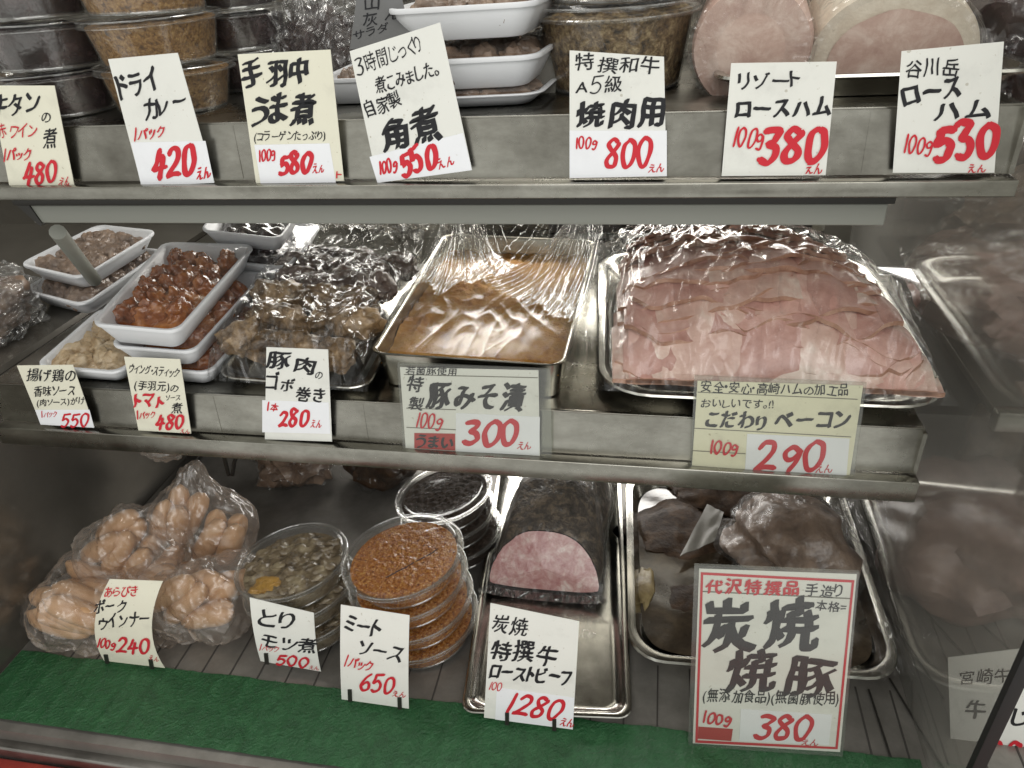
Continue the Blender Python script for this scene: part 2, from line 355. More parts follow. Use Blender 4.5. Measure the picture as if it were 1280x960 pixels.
class Card:
    """a paper card: flat quad from four picture corners put on an upright plane at its own distance"""
    def __init__(s, px, y0, lean=0.0, bend=0.0, zb=None):
        s.px = px; s.lat = 0.0
        b = ony(*[(px[2][i]+px[3][i])/2 for i in (0, 1)], y0)
        s.n = Vector((0, 1, -lean)).normalized(); s.p0 = b; s.bend = bend
        s.zb = b.z; s.zt = s.flat(*px[0]).z
    def flat(s, x, y): return onplane(x, y, s.p0, s.n)
    def at(s, x, y, d=0.0):
        p = s.flat(x, y); t = (p.z-s.zb)/(s.zt-s.zb)
        return p - s.n*(d + s.bend*4*t*(1-t))
    def quad(s, g, q, d, th, nu=6, nv=10):
        def fn(u, v):
            x = (1-v)*((1-u)*q[3][0]+u*q[2][0])+v*((1-u)*q[0][0]+u*q[1][0]); y = (1-v)*((1-u)*q[3][1]+u*q[2][1])+v*((1-u)*q[0][1]+u*q[1][1])
            return s.at(x+s.lat*4*v*(1-v), y, d)
        return g.slab(fn, nu, nv, -s.n, th)
TXT = []
def strokes(g, card, ch, P0, ux, uy, w, d, seed):
    for si, st in enumerate(DIG[ch]):
        pts = [Vector((a, b)) for a, b in st]
        sm = []
        for i in range(len(pts)-1):
            p0 = pts[max(i-1, 0)]; p1 = pts[i]; p2 = pts[i+1]; p3 = pts[min(i+2, len(pts)-1)]
            for k in range(6):
                t = k/6; sm.append(.5*((2*p1)+(p2-p0)*t+(2*p0-5*p1+4*p2-p3)*t*t+(3*p1-p0-3*p2+p3)*t**3))
        sm.append(pts[-1])
        pp = [P0+ux*p.x+uy*p.y for p in sm]
        pp = [p+Vector((noise.noise(Vector((i*.13, seed, si)))*w*.25, noise.noise(Vector((i*.13, seed, si+9)))*w*.25)) for i, p in enumerate(pp)]
        L = []; R = []
        for i, p in enumerate(pp):
            t = pp[min(i+1, len(pp)-1)]-pp[max(i-1, 0)]
            t = t.normalized() if t.length > 1e-6 else Vector((1, 0))
            nn = Vector((-t.y, t.x)); ang = abs(t.x*.6+t.y*.8)
            ww = w*.5*(.72+.42*ang)*(1+.18*noise.noise(Vector((i*.2, seed*2.1, 3))))
            if i == len(pp)-1 or i == 0: ww *= .7
            dd = d+i*2.5e-6+si*1.3e-4
            L.append(card.at(*(p+nn*ww), dd)); R.append(card.at(*(p-nn*ww), dd))
        n = len(L); g.add(L+R, [(i, i+1, n+i+1, n+i) for i in range(n-1)])
        for e, sg in ((0, -1), (n-1, 1)):           # rounded ends
            t = (pp[1]-pp[0]) if e == 0 else (pp[-1]-pp[-2]); t = t.normalized()*sg
            nn = Vector((-t.y, t.x)); V = [card.at(*(pp[e]+(nn*math.cos(a)+t*math.sin(a))*w*.36), d+e*2.5e-6+si*1.3e-4+3e-6) for a in [math.pi*k/6 for k in range(7)]]
            g.add(V, [tuple(range(7))])
def lettering(card, parent, name, mat, items, d=.0004):
    """items: (text, x0,y0, x1,y1, height, weight[, slant])   weight: pen width for digits in px / boldness 0..3 for characters"""
    TXT.append((card, parent, name, mat, items, d))
    for it in items:
        for ch in it[0]:
            if ch not in DIG and ch != ' ': NEED.append((ch, it[6] if not it[0][0] in DIG or True else 0))
def boldkey(w): return min(3, max(0, int(round(w))))
def flush_text():
    keys = set()
    for c, p, n, mt, items, d in TXT:
        for it in items:
            for ch in it[0]:
                if ch not in DIG and ch != ' ': keys.add((ch, boldkey(it[6])))
    objs = {}
    for ch, b in sorted(keys):
        c = bpy.data.curves.new('glyph', 'FONT'); c.body = ch; c.resolution_u = 3; c.fill_mode = 'FRONT'
        o = bpy.data.objects.new('glyph', c); COL.objects.link(o); objs[(ch, b)] = o
    dg = bpy.context.evaluated_depsgraph_get(); dg.update()
    for k, o in objs.items():
        me = bpy.data.meshes.new_from_object(o.evaluated_get(dg))
        V = [(v.co.x, v.co.y) for v in me.vertices]; Fc = [tuple(p.vertices) for p in me.polygons]
        bm = bmesh.new(); bm.from_mesh(me)                       # smaller edges so the pen wobble bends straight strokes
        bmesh.ops.subdivide_edges(bm, edges=[e for e in bm.edges if e.calc_length() > .22 and len(e.link_faces) == 1], cuts=2)
        bm.verts.index_update(); V = [(v.co.x, v.co.y) for v in bm.verts]; Fc = [tuple(q.index for q in f.verts) for f in bm.faces]; bm.free()
        bpy.data.meshes.remove(me)
        GL[k] = (V, Fc, min(v[0] for v in V), max(v[0] for v in V))
    for o in objs.values():
        c = o.data; bpy.data.objects.remove(o); bpy.data.curves.remove(c)
    sd = 0
    for card, parent, name, mat, items, d in TXT:
        g = G()
        for it in items:
            s, x0, y0, x1, y1, h, w = it[:7]; sl = it[7] if len(it) > 7 else .12
            p0 = Vector((x0, y0)); p1 = Vector((x1, y1)); adv = []
            for ch in s:
                if ch == ' ': adv.append(.4)
                elif ch == '1': adv.append(.42)
                elif ch in DIG: adv.append(.80)
                else:
                    q = GL[(ch, boldkey(w))]; adv.append(max(.32, min(1.02, q[3]-q[2]+.10))+(0, .02, .05, .09)[boldkey(w)])
            tot = sum(adv); x = 0
            e = p1-p0; el = e.length; ex = e/el; up = Vector((ex.y, -ex.x))
            for ch, a in zip(s, adv):
                sd += 1
                if ch != ' ':
                    jit = noise.noise(Vector((sd*1.7, 3, 1)))*h*.07; rot = noise.noise(Vector((sd*.9, 8, 2)))*.22; scl = 1+noise.noise(Vector((sd*1.3, 5, 7)))*.25
                    cell = el*a/tot; o0 = p0+ex*(el*x/tot)+up*jit
                    er = (ex*math.cos(rot)+up*math.sin(rot)); ur = (up*math.cos(rot)-ex*math.sin(rot))
                    if ch in DIG:
                        hh = h*scl*(.72 if ch == 'g' else 1)
                        strokes(g, card, ch, o0, er*cell*.92, (ur+er*sl)*hh, w if s[0] in DIG and 'えん' not in s and w >= 1.2 else max(w, h*.085), d, sd)
                    else:
                        V, Fc, a0, a1 = GL[(ch, boldkey(w))]; sx = cell/a
                        P = []
                        for vx, vy in V:
                            gx = (vx-a0+.05)*sx*.98; gy = (vy+.08)*h*1.02*scl
                            wob = Vector((noise.noise(Vector((vx*2.6, vy*2.6, sd*.71))), noise.noise(Vector((vx*2.6+7, vy*2.6, sd*.71)))))*h*.07
                            q = o0+er*gx+(ur+er*sl)*gy+wob
                            P.append(q)
                        nb_ = (1, 3, 5, 7)[boldkey(w)]; rb = (0, .015, .032, .050)[boldkey(w)]*h
                        for c_ in range(nb_):                    # a broad nib: the strokes swept along one slanted direction
                            t_ = (c_/(nb_-1)-.5)*2 if nb_ > 1 else 0
                            g.add([card.at(p_.x+ex.x*rb*t_+up.x*rb*.55*t_, p_.y+ex.y*rb*t_+up.y*rb*.55*t_, d+4e-6*c_) for p_ in P], Fc)
                x += a
        part(name, g, mat, parent, smooth=False)
def price_card(label, px, y0, mat='white', lean=0.0, bend=0.0, sticker=None, black=(), red=(), thick=.0005, rules=(), sleeve=None, group='handwritten price cards'):
    c = Card(px, y0, lean, bend); c.lat = -11.0 if bend > .005 else 0.0
    org = c.at((px[2][0]+px[3][0])/2, (px[2][1]+px[3][1])/2)
    root = thing('price_card', label, 'price card', org, group)
    part('paper', c.quad(G(), px, 0, thick), mat, root, smooth=False if not bend else True)
    if sticker: part('price_sticker', c.quad(G(), sticker, .0004, .00025), 'bluewhite', root, smooth=False if not bend else True)
    if sleeve: part('plastic_sleeve', c.quad(G(), sleeve, .0016, .0026), 'sleeve', root, smooth=False)
    if rules:
        g = G()
        for (xa, ya, xb, yb, w) in rules:
            g.grid(lambda u, v: c.at(lerp(xa, xb, u), lerp(ya, yb, u)-w/2+w*v, .00032), 4, 1)
        part('ruled_line', g, 'rule', root, smooth=False)
    dd = .0004 if not sticker else .0008
    if black: lettering(c, root, 'black_lettering', 'ink', list(black), .0004)
    if red: lettering(c, root, 'red_lettering', 'red', list(red), .00075)
    return root, c
# ------------------------------------------------------------------ the display case
ZS = .343; ZT = .624; XL = -.742; XR = .2505; XW = -.776
case = thing('display_case', 'stainless steel refrigerated display case with two tag rail shelves above a bare deck', 'display case', (-.2, .8, -.06))
g = G().box((XW, .40, -.03), (1.3, 1.16, 0)); part('deck', g, 'deck', case, smooth=False)
g = G()
for i in range(60):
    x = -.74+i*.0365
    g.box((x, .503, .0002), (x+.0018, .585 if i < 29 else .95, .0008))
part('grille_bar', g, 'groove', case, smooth=False)
g = G().box((XW-.02, .38, -.03), (XW, 1.16, .325)); part('end_wall', g, 'wall', case, smooth=False)
g = G().box((-1.5, .38, .326), (XW, 1.16, .334)); part('side_ledge', g, 'wall', case, smooth=False)  # ledge added to carry the trays that stand in for a reflection
g = G().box((-1.52, .38, .326), (-1.5, 1.16, 1.1)); part('end_wall', g, 'wall', case, smooth=False)
g = G().box((XW+.0005, .53, .001), (XW+.022, 1.15, .010), .002); part('corner_gasket', g, 'dark', case)
g = G().box((-1.52, 1.16, -.03), (1.3, 1.18, 1.2)); part('back_wall', g, 'wall', case, smooth=False)
g = G().box((-.16, 1.10, .343), (.23, 1.155, .395), .003).box((-.16, 1.09, .40), (.20, 1.10, .412), .002).box((.135, 1.08, .345), (.145, 1.09, .47)).box((.19, 1.08, .36), (.20, 1.09, .42)); part('rear_door_rail', g, 'dark', case)
ys = onz(0, 944, -.03).y
g = G().box((-.9, ys+.001, -.055), (1.4, .403, -.018), .003); part('front_sill', g, 'plank', case)
g = G().box((-1., ys-.08, -.14), (1.4, ys, -.034), .003); part('red_apron', g, 'redp', case)
def shelf(z, y1, xl, xr, drop):
    g = G().box((xl, .607, z-.004), (xr, y1, z), .0008).box((xl, y1-.004, z), (xr, y1-.002, z+.018)).box((xl, .603, z-.0005), (xr, .607, z+.0012), .0004)
    sh = part('shelf', g, 'steel', case)
    g = G()
    n = 12
    g.grid(lambda u, v: (lerp(xl, xr, u), .5995+.004*v, z-.0475+.0478*v), 60, 2)
    g.grid(lambda u, v: (lerp(xl, xr, u), .6012+.004*v, z-.0475+.0478*v), 60, 2)
    part('tag_rail', g, 'steel', sh)
    g = G().box((xl-.002, .586, z-drop), (xr+.002, .6055, z-.0488), .0012); part('rail_lip', g, 'steel', sh)
    g = G()
    x = xl+.11
    while x < xr-.05:
        part('rail_joint', G().slab(lambda u, v: (x+.0014*u, .5990+.004*v, z-.046+.044*v), 1, 2, (0, -1, 0), .0006), 'steel', sh, smooth=False); x += .171
    g.box((xr-.0025, .597, z-.047), (xr+.001, .62, z-.001)); part('rail_end', g, 'steel', sh, smooth=False)
    return sh
sh1 = shelf(ZT, .98, -.64, .2575, .0612)
sh2 = shelf(ZS, 1.12, XL, XR, .0722)
# tube lamp housing under the upper shelf
a = ony(24, 266, .63); b = ony(1100, 266, .63)
g = G().box((-.615, .625, .527), (.186, .66, .5455), .0015); hs = part('lamp_housing', g, 'alu', case)
g = G().box((-.628, .622, .546), (.19, .68, .556), .001); part('housing_lid', g, 'dark', hs)
g = G().add([(-.634, .6235, .556), (-.615, .6235, .556), (-.605, .6235, .5268), (-.608, .6235, .524), (-.634, .66, .556), (-.6155, .66, .556), (-.606, .66, .5268), (-.611, .66, .524)], [(0, 3, 2, 1), (4, 5, 6, 7), (0, 1, 5, 4), (1, 2, 6, 5), (2, 3, 7, 6), (3, 0, 4, 7)]); part('end_cap', g, 'dark', hs)
p = ony(72, 290, .66); q = ony(118, 350, .78)
part('support_post', G().tube([p, q], .0085, 12), 'alu', hs)
# hook loop under the middle shelf
p = ony(276, 555, .74); q = ony(302, 556, .74); r_ = ony(286, 594, .74)
part('wire_hook', G().tube([p+Vector((0, 0, .03)), p, lerp(p, r_, .6), r_, r_+Vector((.006, 0, .001)), lerp(r_, q, .45), q, q+Vector((0, 0, .03))], .0028, 8), 'dark', sh2)
# glass divider to the neighbouring bay with its black seal
ps = ony(1250, 880, .44); XG = ps.x
gd = thing('glass_divider', 'dusty glass panel with black edge seal to the right of the shelves', 'glass panel', (XG, .44, 0))
part('glass_pane', G().box((XG, .442, .001), (XG+.005, 1.15, .95)), 'glass', gd, smooth=False)
part('edge_seal', G().box((XG-.003, .434, 0), (XG+.008, .442, .56), .001), 'rubber', gd)
# green mat
fl = onz(0, 900, .002); bl = onz(60, 818, .002)
def matf(u, v):
    x = lerp(-.772, XG-.006, u); y = lerp(.411, .502, v)
    if v == 1: y += .0025*noise.noise(Vector((x*18, 0, 0)))
    zz = .0035+.0010*math.exp(-((x/.0365) % 1-.5)**2*60)+.0006*noise.noise(Vector((x*300, y*300, 0)))
    return (x, y, zz)
g = G().grid(matf, 420, 34)
for i in range(1500):
    u = random.random(); v = random.random(); p = Vector(matf(u, v)); a = random.random()*6.28; dx = Vector((math.cos(a), math.sin(a), 0))*.0011
    t = p+Vector((random.uniform(-.001, .001), random.uniform(-.001, .001), random.uniform(.0004, .0012)))
    g.add([p-dx, p+dx, t], [(0, 1, 2)])
solo('turf_mat', g, 'turf', 'green artificial turf strip along the front edge of the case deck', 'mat', smooth=False)
# ------------------------------------------------------------------ tubs
def lathe(g, prof, n=48):
    k = len(g.v)
    for r, z in prof:
        for i in range(n):
            a = 2*math.pi*i/n; g.v.append(Vector((r*math.cos(a), r*math.sin(a), z)))
    for j in range(len(prof)-1):
        for i in range(n):
            p = k+j*n+i; q = k+j*n+(i+1) % n; g.f.append((p, q, q+n, p+n))
    return g
def tub_proto(d, h, foodmat, label, cat, group, amp=.004, fr=60, fill=.86, seed=0, extra=None):
    R = d/2; root = thing('food_tub', label, cat, (0, 0, 0), group)
    Z0 = Vector((0, 0, 0)); ORG[root.name] = Z0
    b = R*.80
    cup = lathe(G(), [(0.001, .0012), (b*.8, .001), (b*.86, .0005), (b, .0), (b+.001, .002), (R*.93, h*.80), (R*.945, h*.80), (R*.95, h*.84), (R*.985, h*.85), (R*.99, h*.87), (R*.96, h*.885), (R*.92, h*.88)])
    part('cup', cup, 'tub', root, local=True)
    lid = lathe(G(), [(R*1.0, h*.855), (R*1.012, h*.87), (R*1.012, h*.925), (R*1.0, h*.94), (R*.955, h*.945), (R*.93, h*.955), (R*.915, h*.985), (R*.90, h*.995), (R*.86, h), (R*.83, h*.985), (R*.80, h*.975), (R*.4, h*.98), (.001, h*.985)])
    part('lid', lid, 'lid', root, local=True)
    lo = [o for o in root.children if o.name.startswith('lid')][0]; co_ = [o for o in root.children if o.name.startswith('cup')][0]
    part('rim', lathe(G(), [(R*1.003, h*.925), (R*1.018, h*.93), (R*1.022, h*.95), (R*1.012, h*.965), (R*.995, h*.96), (R*.99, h*.945)]), 'rim', lo, local=True)
    part('rim', lathe(G(), [(R*.955, h*.80), (R*1.0, h*.80), (R*1.022, h*.815), (R*1.026, h*.835), (R*1.01, h*.85), (R*.96, h*.84)]), 'rim', co_, local=True)
    part('base_ring', lathe(G(), [(b*.9, 0), (b*1.005, .0005), (b*1.01, .002), (b*.99, .0035)]), 'rim', co_, local=True)
    g = G()
    def ff(u, v):
        a = 2*math.pi*u
        if v < .35:
            t = v/.35; r = lerp(b*.985, R*.915, t*fill); z = .002+h*.80*fill*t
        else:
            t = (v-.35)/.65; r = R*.915*(1-t)+.0005*t; r = min(r, lerp(b*.985, R*.915, fill)*(1-t)+.0004); z = .002+h*.80*fill
        x = r*math.cos(a); y = r*math.sin(a)
        k = Vector((x*fr, y*fr, z*fr+seed*5))
        nn = noise.noise(k)+.6*noise.noise(k*2.1)
        if v >= .35: z += amp*nn+amp*1.2*min(1, t*3)*.6; z = min(z, h*.955)
        else: z += amp*.2*nn
        return (x, y, z)
    g.grid(ff, 110, 46, True)
    part('filling', g, foodmat, root, local=True)
    if extra: extra(root, R, h)
    return root
ORD = ['topmost', 'second', 'third', 'fourth', 'fifth', 'sixth']
def stack(proto, h, basepx, toppx, zb, n, label_fn, tilt=1.0, spin=0.6, keep=None):
    """copies of one tub piled up from the point seen at basepx; the pile leans to where its top is seen"""
    B = onz(*basepx, zb); T = onz(*toppx, zb+h*n)
    ax = (T-B); axn = Vector((ax.x*tilt, ax.y*tilt, ax.z)).normalized()
    q = Vector((0, 0, 1)).rotation_difference(axn)
    for k in range(n):
        o = proto if k == n-1 and keep is None else copy_tree(proto)
        o.rotation_mode = 'QUATERNION'
        from mathutils import Quaternion
        o.location = B+ax*(k/n)+Vector((random.uniform(-1, 1)*.0015, random.uniform(-1, 1)*.0015, 0))
        o.rotation_quaternion = q @ Quaternion((0, 0, 1), k*spin+.4)
        o['label'] = label_fn(n-1-k)
def dia(px, at): return px*mpp(at)
# meat sauce stack
ps = onz(500, 690, .12); d = dia(148, ps); hT = .034
def marks(root, R, h):
    """pen note on the lid of the uppermost tub"""
    g = G()
    for i, (x, y, L_) in enumerate(((-.3, -.2, .16), (-.15, -.14, .2), (.05, -.08, .12), (.2, -.02, .16), (.38, .04, .14), (.5, .09, .08))):
        g.tube([(R*x, R*(y-.3), h*.99+.0006), (R*(x+L_), R*(y-.3+.05), h*.99+.0006)], .0006, 5)
    part('pen_note', g, 'ink', root, local=True)
sauce = tub_proto(d, hT, 'sauce', '', 'food tub', 'tubs of orange meat sauce', amp=.0016, fr=300)
def extra_sauce(root): marks(root, d/2, hT)
stack(sauce, hT, (533, 792), (501, 690), 0, 4, lambda i: ORD[i]+(' clear round tub of orange meat sauce in the pile beside the dark mince tubs' if i else ' clear round tub of orange meat sauce with pen marks on its lid'), spin=0)
marks(sauce, d/2, hT)
ps = onz(550, 615, .1); d2 = dia(122, ps)
mince = tub_proto(d2, .034, 'mince', '', 'food tub', 'tubs of dark mince', amp=.003, fr=170, seed=3)
stack(mince, .034, (574, 683), (552, 612), 0, 3, lambda i: ORD[i]+' clear round tub of black mince behind the orange meat sauce pile')
ps = onz(360, 690, .1); d3 = dia(136, ps)
def egg(root, R, h):
    g = G().blob((-R*.45, -R*.45, h*.80), (R*.24, R*.2, .004), 3, .5, 2.2, 4); part('egg_piece', g, 'motsu_y', root, local=True)
    g = G()
    for i in range(34):
        a = random.random()*6.28; r = R*.8*math.sqrt(random.random())
        if r*math.cos(a) < -R*.2 and r*math.sin(a) < -R*.2: continue
        g.blob((r*math.cos(a), r*math.sin(a), h*.78), (R*random.uniform(.07, .16), R*random.uniform(.06, .12), .004), 2, .5, 2, i)
    part('offal_piece', g, 'motsu', root, local=True)
motsu = tub_proto(d3, .036, 'motsu', '', 'food tub', 'tubs of stewed chicken offal', amp=.005, fr=70, seed=5, extra=egg, fill=.8)
stack(motsu, .036, (392, 778), (363, 698), 0, 3, lambda i: ORD[i]+' clear round tub of stewed chicken offal behind its small price card', spin=0)
# upper shelf stacks
def ystack(proto, h, px, py, y, n, label_fn, lean=(0, 0), spin=.7):
    B = ony(px, py, y); B.z = ZT+.001
    for k in range(n):
        o = proto if k == n-1 else copy_tree(proto)
        o.location = B+Vector((lean[0]*k, lean[1]*k, h*k)); o.rotation_euler = (random.uniform(-.02, .02), random.uniform(-.03, .03), k*spin)
        o['label'] = label_fn(n-1-k)
b0 = ony(225, 150, .68); dd = dia(158, b0)
cur = tub_proto(dd, .041, 'curry', '', 'food tub', 'tubs of dry curry', amp=.002, fr=120, fill=.97)
ystack(cur, .041, 224, 150, .68, 4, lambda i: ORD[i]+' clear tub of brown dry curry in the pile on the upper shelf')
b0 = ony(90, 150, .68); dd = dia(160, b0)
st = tub_proto(dd, .041, 'stew', '', 'food tub', 'tubs of dark stew', amp=.003, fr=50, fill=.95)
ystack(st, .041, 92, 152, .68, 4, lambda i: ORD[i]+' clear tub of near black stew left of the dry curry pile')
b0 = ony(0, 150, .71); 
cu2 = copy_tree(cur); cu2['label'] = 'lower clear tub of brown curry cut by the left edge beside the black stew'; cu2.location = (ony(-28, 150, .74).x, .74, ZT+.001)
cu3 = copy_tree(cur); cu3['label'] = 'upper clear tub of brown curry cut by the left edge beside the black stew'; cu3.location = (ony(-28, 150, .74).x-.004, .742, ZT+.042)
for c_ in (cu2, cu3): c_['group'] = 'tubs of dry curry'
b0 = ony(335, 60, .76); dd = dia(120, b0)
st2 = tub_proto(dd, .038, 'stew', '', 'food tub', 'small tubs of dark stew', amp=.003, fr=70, fill=.9, seed=8)
ystack(st2, .038, 322, 120, .78, 4, lambda i: ORD[i]+' small clear tub of dark stew above the cream card for chicken wings')
b0 = ony(775, 60, .72); dd = dia(205, b0)
big = tub_proto(dd, .072, 'shred', '', 'food tub', 'large tubs of shredded beef', amp=.005, fr=60, fill=1.0, seed=2)
ystack(big, .072, 768, 140, .73, 2, lambda i: ('upper' if i == 0 else 'lower')+' large clear tub of shredded brown beef behind the A5 beef card', lean=(.002, 0), spin=1.1)
# ------------------------------------------------------------------ foam trays
def foam_tray(q, depth, label, fill, group, pieces, seed=0, taut='taut', foodh=.68, filmed=True):
    c = (q[0]+q[1]+q[2]+q[3])/4; root = thing('foam_tray', label, 'foam tray', c-Vector((0, 0, depth)), group)
    part('tray', dish(G(), q, depth, FOAM_P), 'foam', root)
    g = G(); rnd = random.Random(seed)
    if pieces == 'lumps':
        dl = (q[3]-q[0]).length; w = min(dl, (q[1]-q[0]).length)
        for i in range(20):
            u = .14+.72*((i % 4)+.5)/4+rnd.uniform(-.03, .03); v = .12+.76*((i//4)+.5)/5+rnd.uniform(-.04, .04)
            p = bil(q, u, v)+Vector((0, 0, -depth*.38)); a = rnd.uniform(0, 3.14)
            M = Matrix.Rotation(a, 3, 'Z'); g.blob(p, (w*.145, w*.10, depth*.55), 4, .35, 1.8, i+seed, M)
    def rnd_uv(u, v):
        a, b_ = 2*u-1, 2*v-1; k = (abs(a)**5+abs(b_)**5)**.2; mx_ = max(abs(a), abs(b_)); k = mx_/k if k > 1e-6 else 1
        return .5+.5*a*k, .5+.5*b_*k
    g.grid(lambda u, v: bil(q, .10+.80*rnd_uv(u, v)[0], .10+.80*rnd_uv(u, v)[1])+Vector((0, 0, -depth*(1-foodh)+depth*.35*noise.noise(Vector((u*6, v*6, seed)))-depth*.4*(abs(2*u-1)**6+abs(2*v-1)**6))), 26, 26)
    part('dish_food', g, fill, root)
    if filmed:
        g = G().grid(lambda u, v: bil(q, .02+.96*u, .02+.96*v)+Vector((0, 0, .0015+depth*.22*(1-(2*u-1)**4)*(1-(2*v-1)**4))), 20, 20)
        part('film', g, taut, root)
    return root
def qz(z, *c): return [onz(x, y, z) for x, y in c]
WG = 'foam trays of glazed chicken wings'
foam_tray(qz(ZS+.024, (160, 458), (262, 466), (345, 375), (250, 368)), .022, 'bottom white foam tray of glazed chicken wings under two others', 'wing', WG, 'lumps', 1)
foam_tray(qz(ZS+.052, (136, 432), (242, 440), (333, 340), (228, 335)), .024, 'middle white foam tray of glazed chicken wings between two others', 'wing', WG, 'lumps', 2)
foam_tray(qz(ZS+.083, (112, 404), (222, 414), (319, 305), (205, 302)), .028, 'topmost white foam tray of glazed brown chicken wings under tight film', 'wing', WG, 'lumps', 3)
t = foam_tray(qz(ZS+.024, (42, 457), (152, 466), (235, 375), (125, 385)), .022, 'white foam tray of pale fried chicken pieces at the left end of the shelf', 'chick', None, 'lumps', 4)
DG = 'small foam trays of dark stew at the back'
foam_tray(qz(ZS+.030, (275, 378), (362, 386), (405, 325), (310, 320)), .024, 'lowest small white foam tray of dark food behind the wing trays', 'stew', DG, '', 6)
foam_tray(qz(ZS+.062, (266, 325), (360, 334), (402, 280), (300, 272)), .026, 'middle small white foam tray of dark food behind the wing trays', 'stew', DG, '', 7)
foam_tray(qz(ZS+.094, (250, 287), (350, 298), (377, 262), (275, 256)), .024, 'uppermost small white foam tray partly hidden by the lamp housing', 'stew', DG, '', 8)
LG = 'foam trays standing in for a reflection'  # solid trays modelled in place of a blurred reflection
foam_tray(qz(ZS+.020, (26, 362), (104, 382), (205, 312), (128, 304)), .026, 'lower white foam tray standing in for a blurred reflection at the far left', 'brownmeat', LG, 'lumps', 21)
foam_tray(qz(ZS+.052, (22, 330), (100, 348), (198, 288), (122, 280)), .026, 'upper white foam tray standing in for a blurred reflection at the far left', 'brownmeat', LG, 'lumps', 22)
r = thing('wrapped_pack', 'crinkled film pack cut by the left edge beside the far left foam trays', 'wrapped food', onz(-10, 420, .335))
C = onz(-22, 385, .375); part('meat', G().blob(C, (.045, .06, .040), 4, .3, 2, 3), 'brownmeat', r); part('film', G().blob(C, (.055, .07, .055), 5, .35, 3, 4), 'film2', r)
KG = 'foam trays of braised pork'
def uptray(zk, xl, yl, xr, yr, lab, sd):
    a = ony(xl, yl, .622); b = ony(xr, yr, .634); z = max(ZT+.012, (a.z+b.z)/2); a.z = z; b.z = z
    dv = Vector((.012, .15, 0)); foam_tray([a, b, b+dv, a+dv], min(.026, z-ZT-.001), lab, 'brownmeat', KG, 'lumps', sd)
uptray(0, 478, 12, 668, 2, 'topmost white foam tray of braised pork right of the grey card', 11)
uptray(1, 484, 80, 672, 66, 'middle white foam tray of braised pork beside the tilted card', 12)
uptray(2, 500, 143, 676, 131, 'lowest white foam tray of braised pork resting on the upper shelf', 13)
a = ony(404, 148, .66); b = ony(500, 150, .66); a.z = b.z = ZT+.024
foam_tray([a, b, b+Vector((0, .14, 0)), a+Vector((0, .14, 0))], .023, 'white foam tray of braised meat between the cream card and the tilted card', 'brownmeat', None, 'lumps', 15)
# loose label strips stuck between pork trays and big tub
g = G(); c = Card([(664, 60), (700, 62), (692, 136), (676, 134)], .70); c.quad(g, c.px, 0, .0004)
solo('label_strip', g, 'greyp', 'narrow printed label strip stuck beside the pork trays', 'label strip', smooth=False)
# wrapped dark pack on upper shelf behind cream card (crumpled film)
def film_sheet(fn, nu=90, nv=70): return G().grid(fn, nu, nv)
def ridged(x): return 1-abs(noise.noise(x))*2
root = thing('wrapped_pack', 'crumpled film bundle over dark meat behind the tilted braised pork card', 'wrapped food', ony(420, 110, .78))
part('dark_meat', G().blob(ony(410, 75, .82), (.06, .06, .05), 3, .3, 2, 2), 'stew', root)
part('film', G().blob(ony(412, 72, .80), (.068, .066, .06), 5, .25, 4, 3), 'film2', root)
# ------------------------------------------------------------------ hams on upper shelf
def metal_tray(name, q, depth, label, mat='tray', r=.1, cat='metal tray', group=None):
    c = (q[0]+q[1]+q[2]+q[3])/4; o = solo(name, dish(G(), q, depth, METAL_P, r), mat, label, cat, group, org=c-Vector((0, 0, depth))); return o
za = ZT+.020
q = [ony(896, 128, .63), ony(1300, 118, .63), ony(1300, 60, .9), ony(858, 60, .9)]
for p in q: p.z = za
q[2].y = q[3].y = .90; q[3].x = q[0].x-.01; q[2].x = q[1].x
metal_tray('metal_tray', q, .02, 'shallow steel tray under the two hams on the upper shelf')
def ham(root, C, R, axis, L, tilt, fatw, mats, rx=1.0, ry=1.0):
    ax = Vector(axis).normalized(); u = ax.cross(Vector((0, 0, 1))).normalized()*-1; w = Vector((0, 0, 1)); w = (w-ax*w.dot(ax)).normalized(); u = w.cross(ax)
    def pt(r, a, d, s=0): 
        k = 1+.025*noise.noise(Vector((math.cos(a)*1.5, math.sin(a)*1.5, s)))
        return C+u*(R*rx*r*k*math.cos(a))+w*(R*ry*r*k*math.sin(a))+ax*d
    return pt
C1 = ony(938, 60, .665); R1 = 74*mpp(C1)
h1 = thing('ham_log', 'film wrapped round pink ham log with smooth pale pink cut face', 'ham', C1-Vector((0, 0, R1)), 'loin hams on the steel tray')
pt = ham(h1, C1, R1, (.10, 1, .06), .2, 0, 0, None)
g = G()
pr = [(.93, -.002), (.985, .004), (1.0, .014), (1.0, .06), (1.0, .12), (.96, .2), (.6, .215), (.01, .217)]
g.grid(lambda u, v: (lambda i: pt(pr[i][0], 2*math.pi*u, pr[i][1]))(int(round(v*(len(pr)-1)))), 64, len(pr)-1, True); part('rind', g, 'hamskin', h1)
g = G().grid(lambda u, v: pt(.935*v+.002, 2*math.pi*u, -.0025-.003*(1-v*v)), 64, 10, True); part('cut_face', g, 'ham', h1)
g = G()
def ff(u, v):
    a = 2*math.pi*u; r = lerp(.55, 1.03, min(1, v*2)); dd = -.006 if v < .5 else lerp(-.004, .18, v*2-1)
    k = ridged(Vector((math.cos(a)*7, math.sin(a)*7, v*.8)))**3
    return pt(r+(.022*k if v > .3 else 0), a, dd-.006*k*min(1, max(0, v-.08)*4)-.002*ridged(Vector((math.cos(a)*r*3, math.sin(a)*r*3, 5)))**2)
g.grid(ff, 220, 22, True); part('film', g, 'film', h1)
C2 = ony(1112, 82, .68); R2 = 100*mpp(C2)
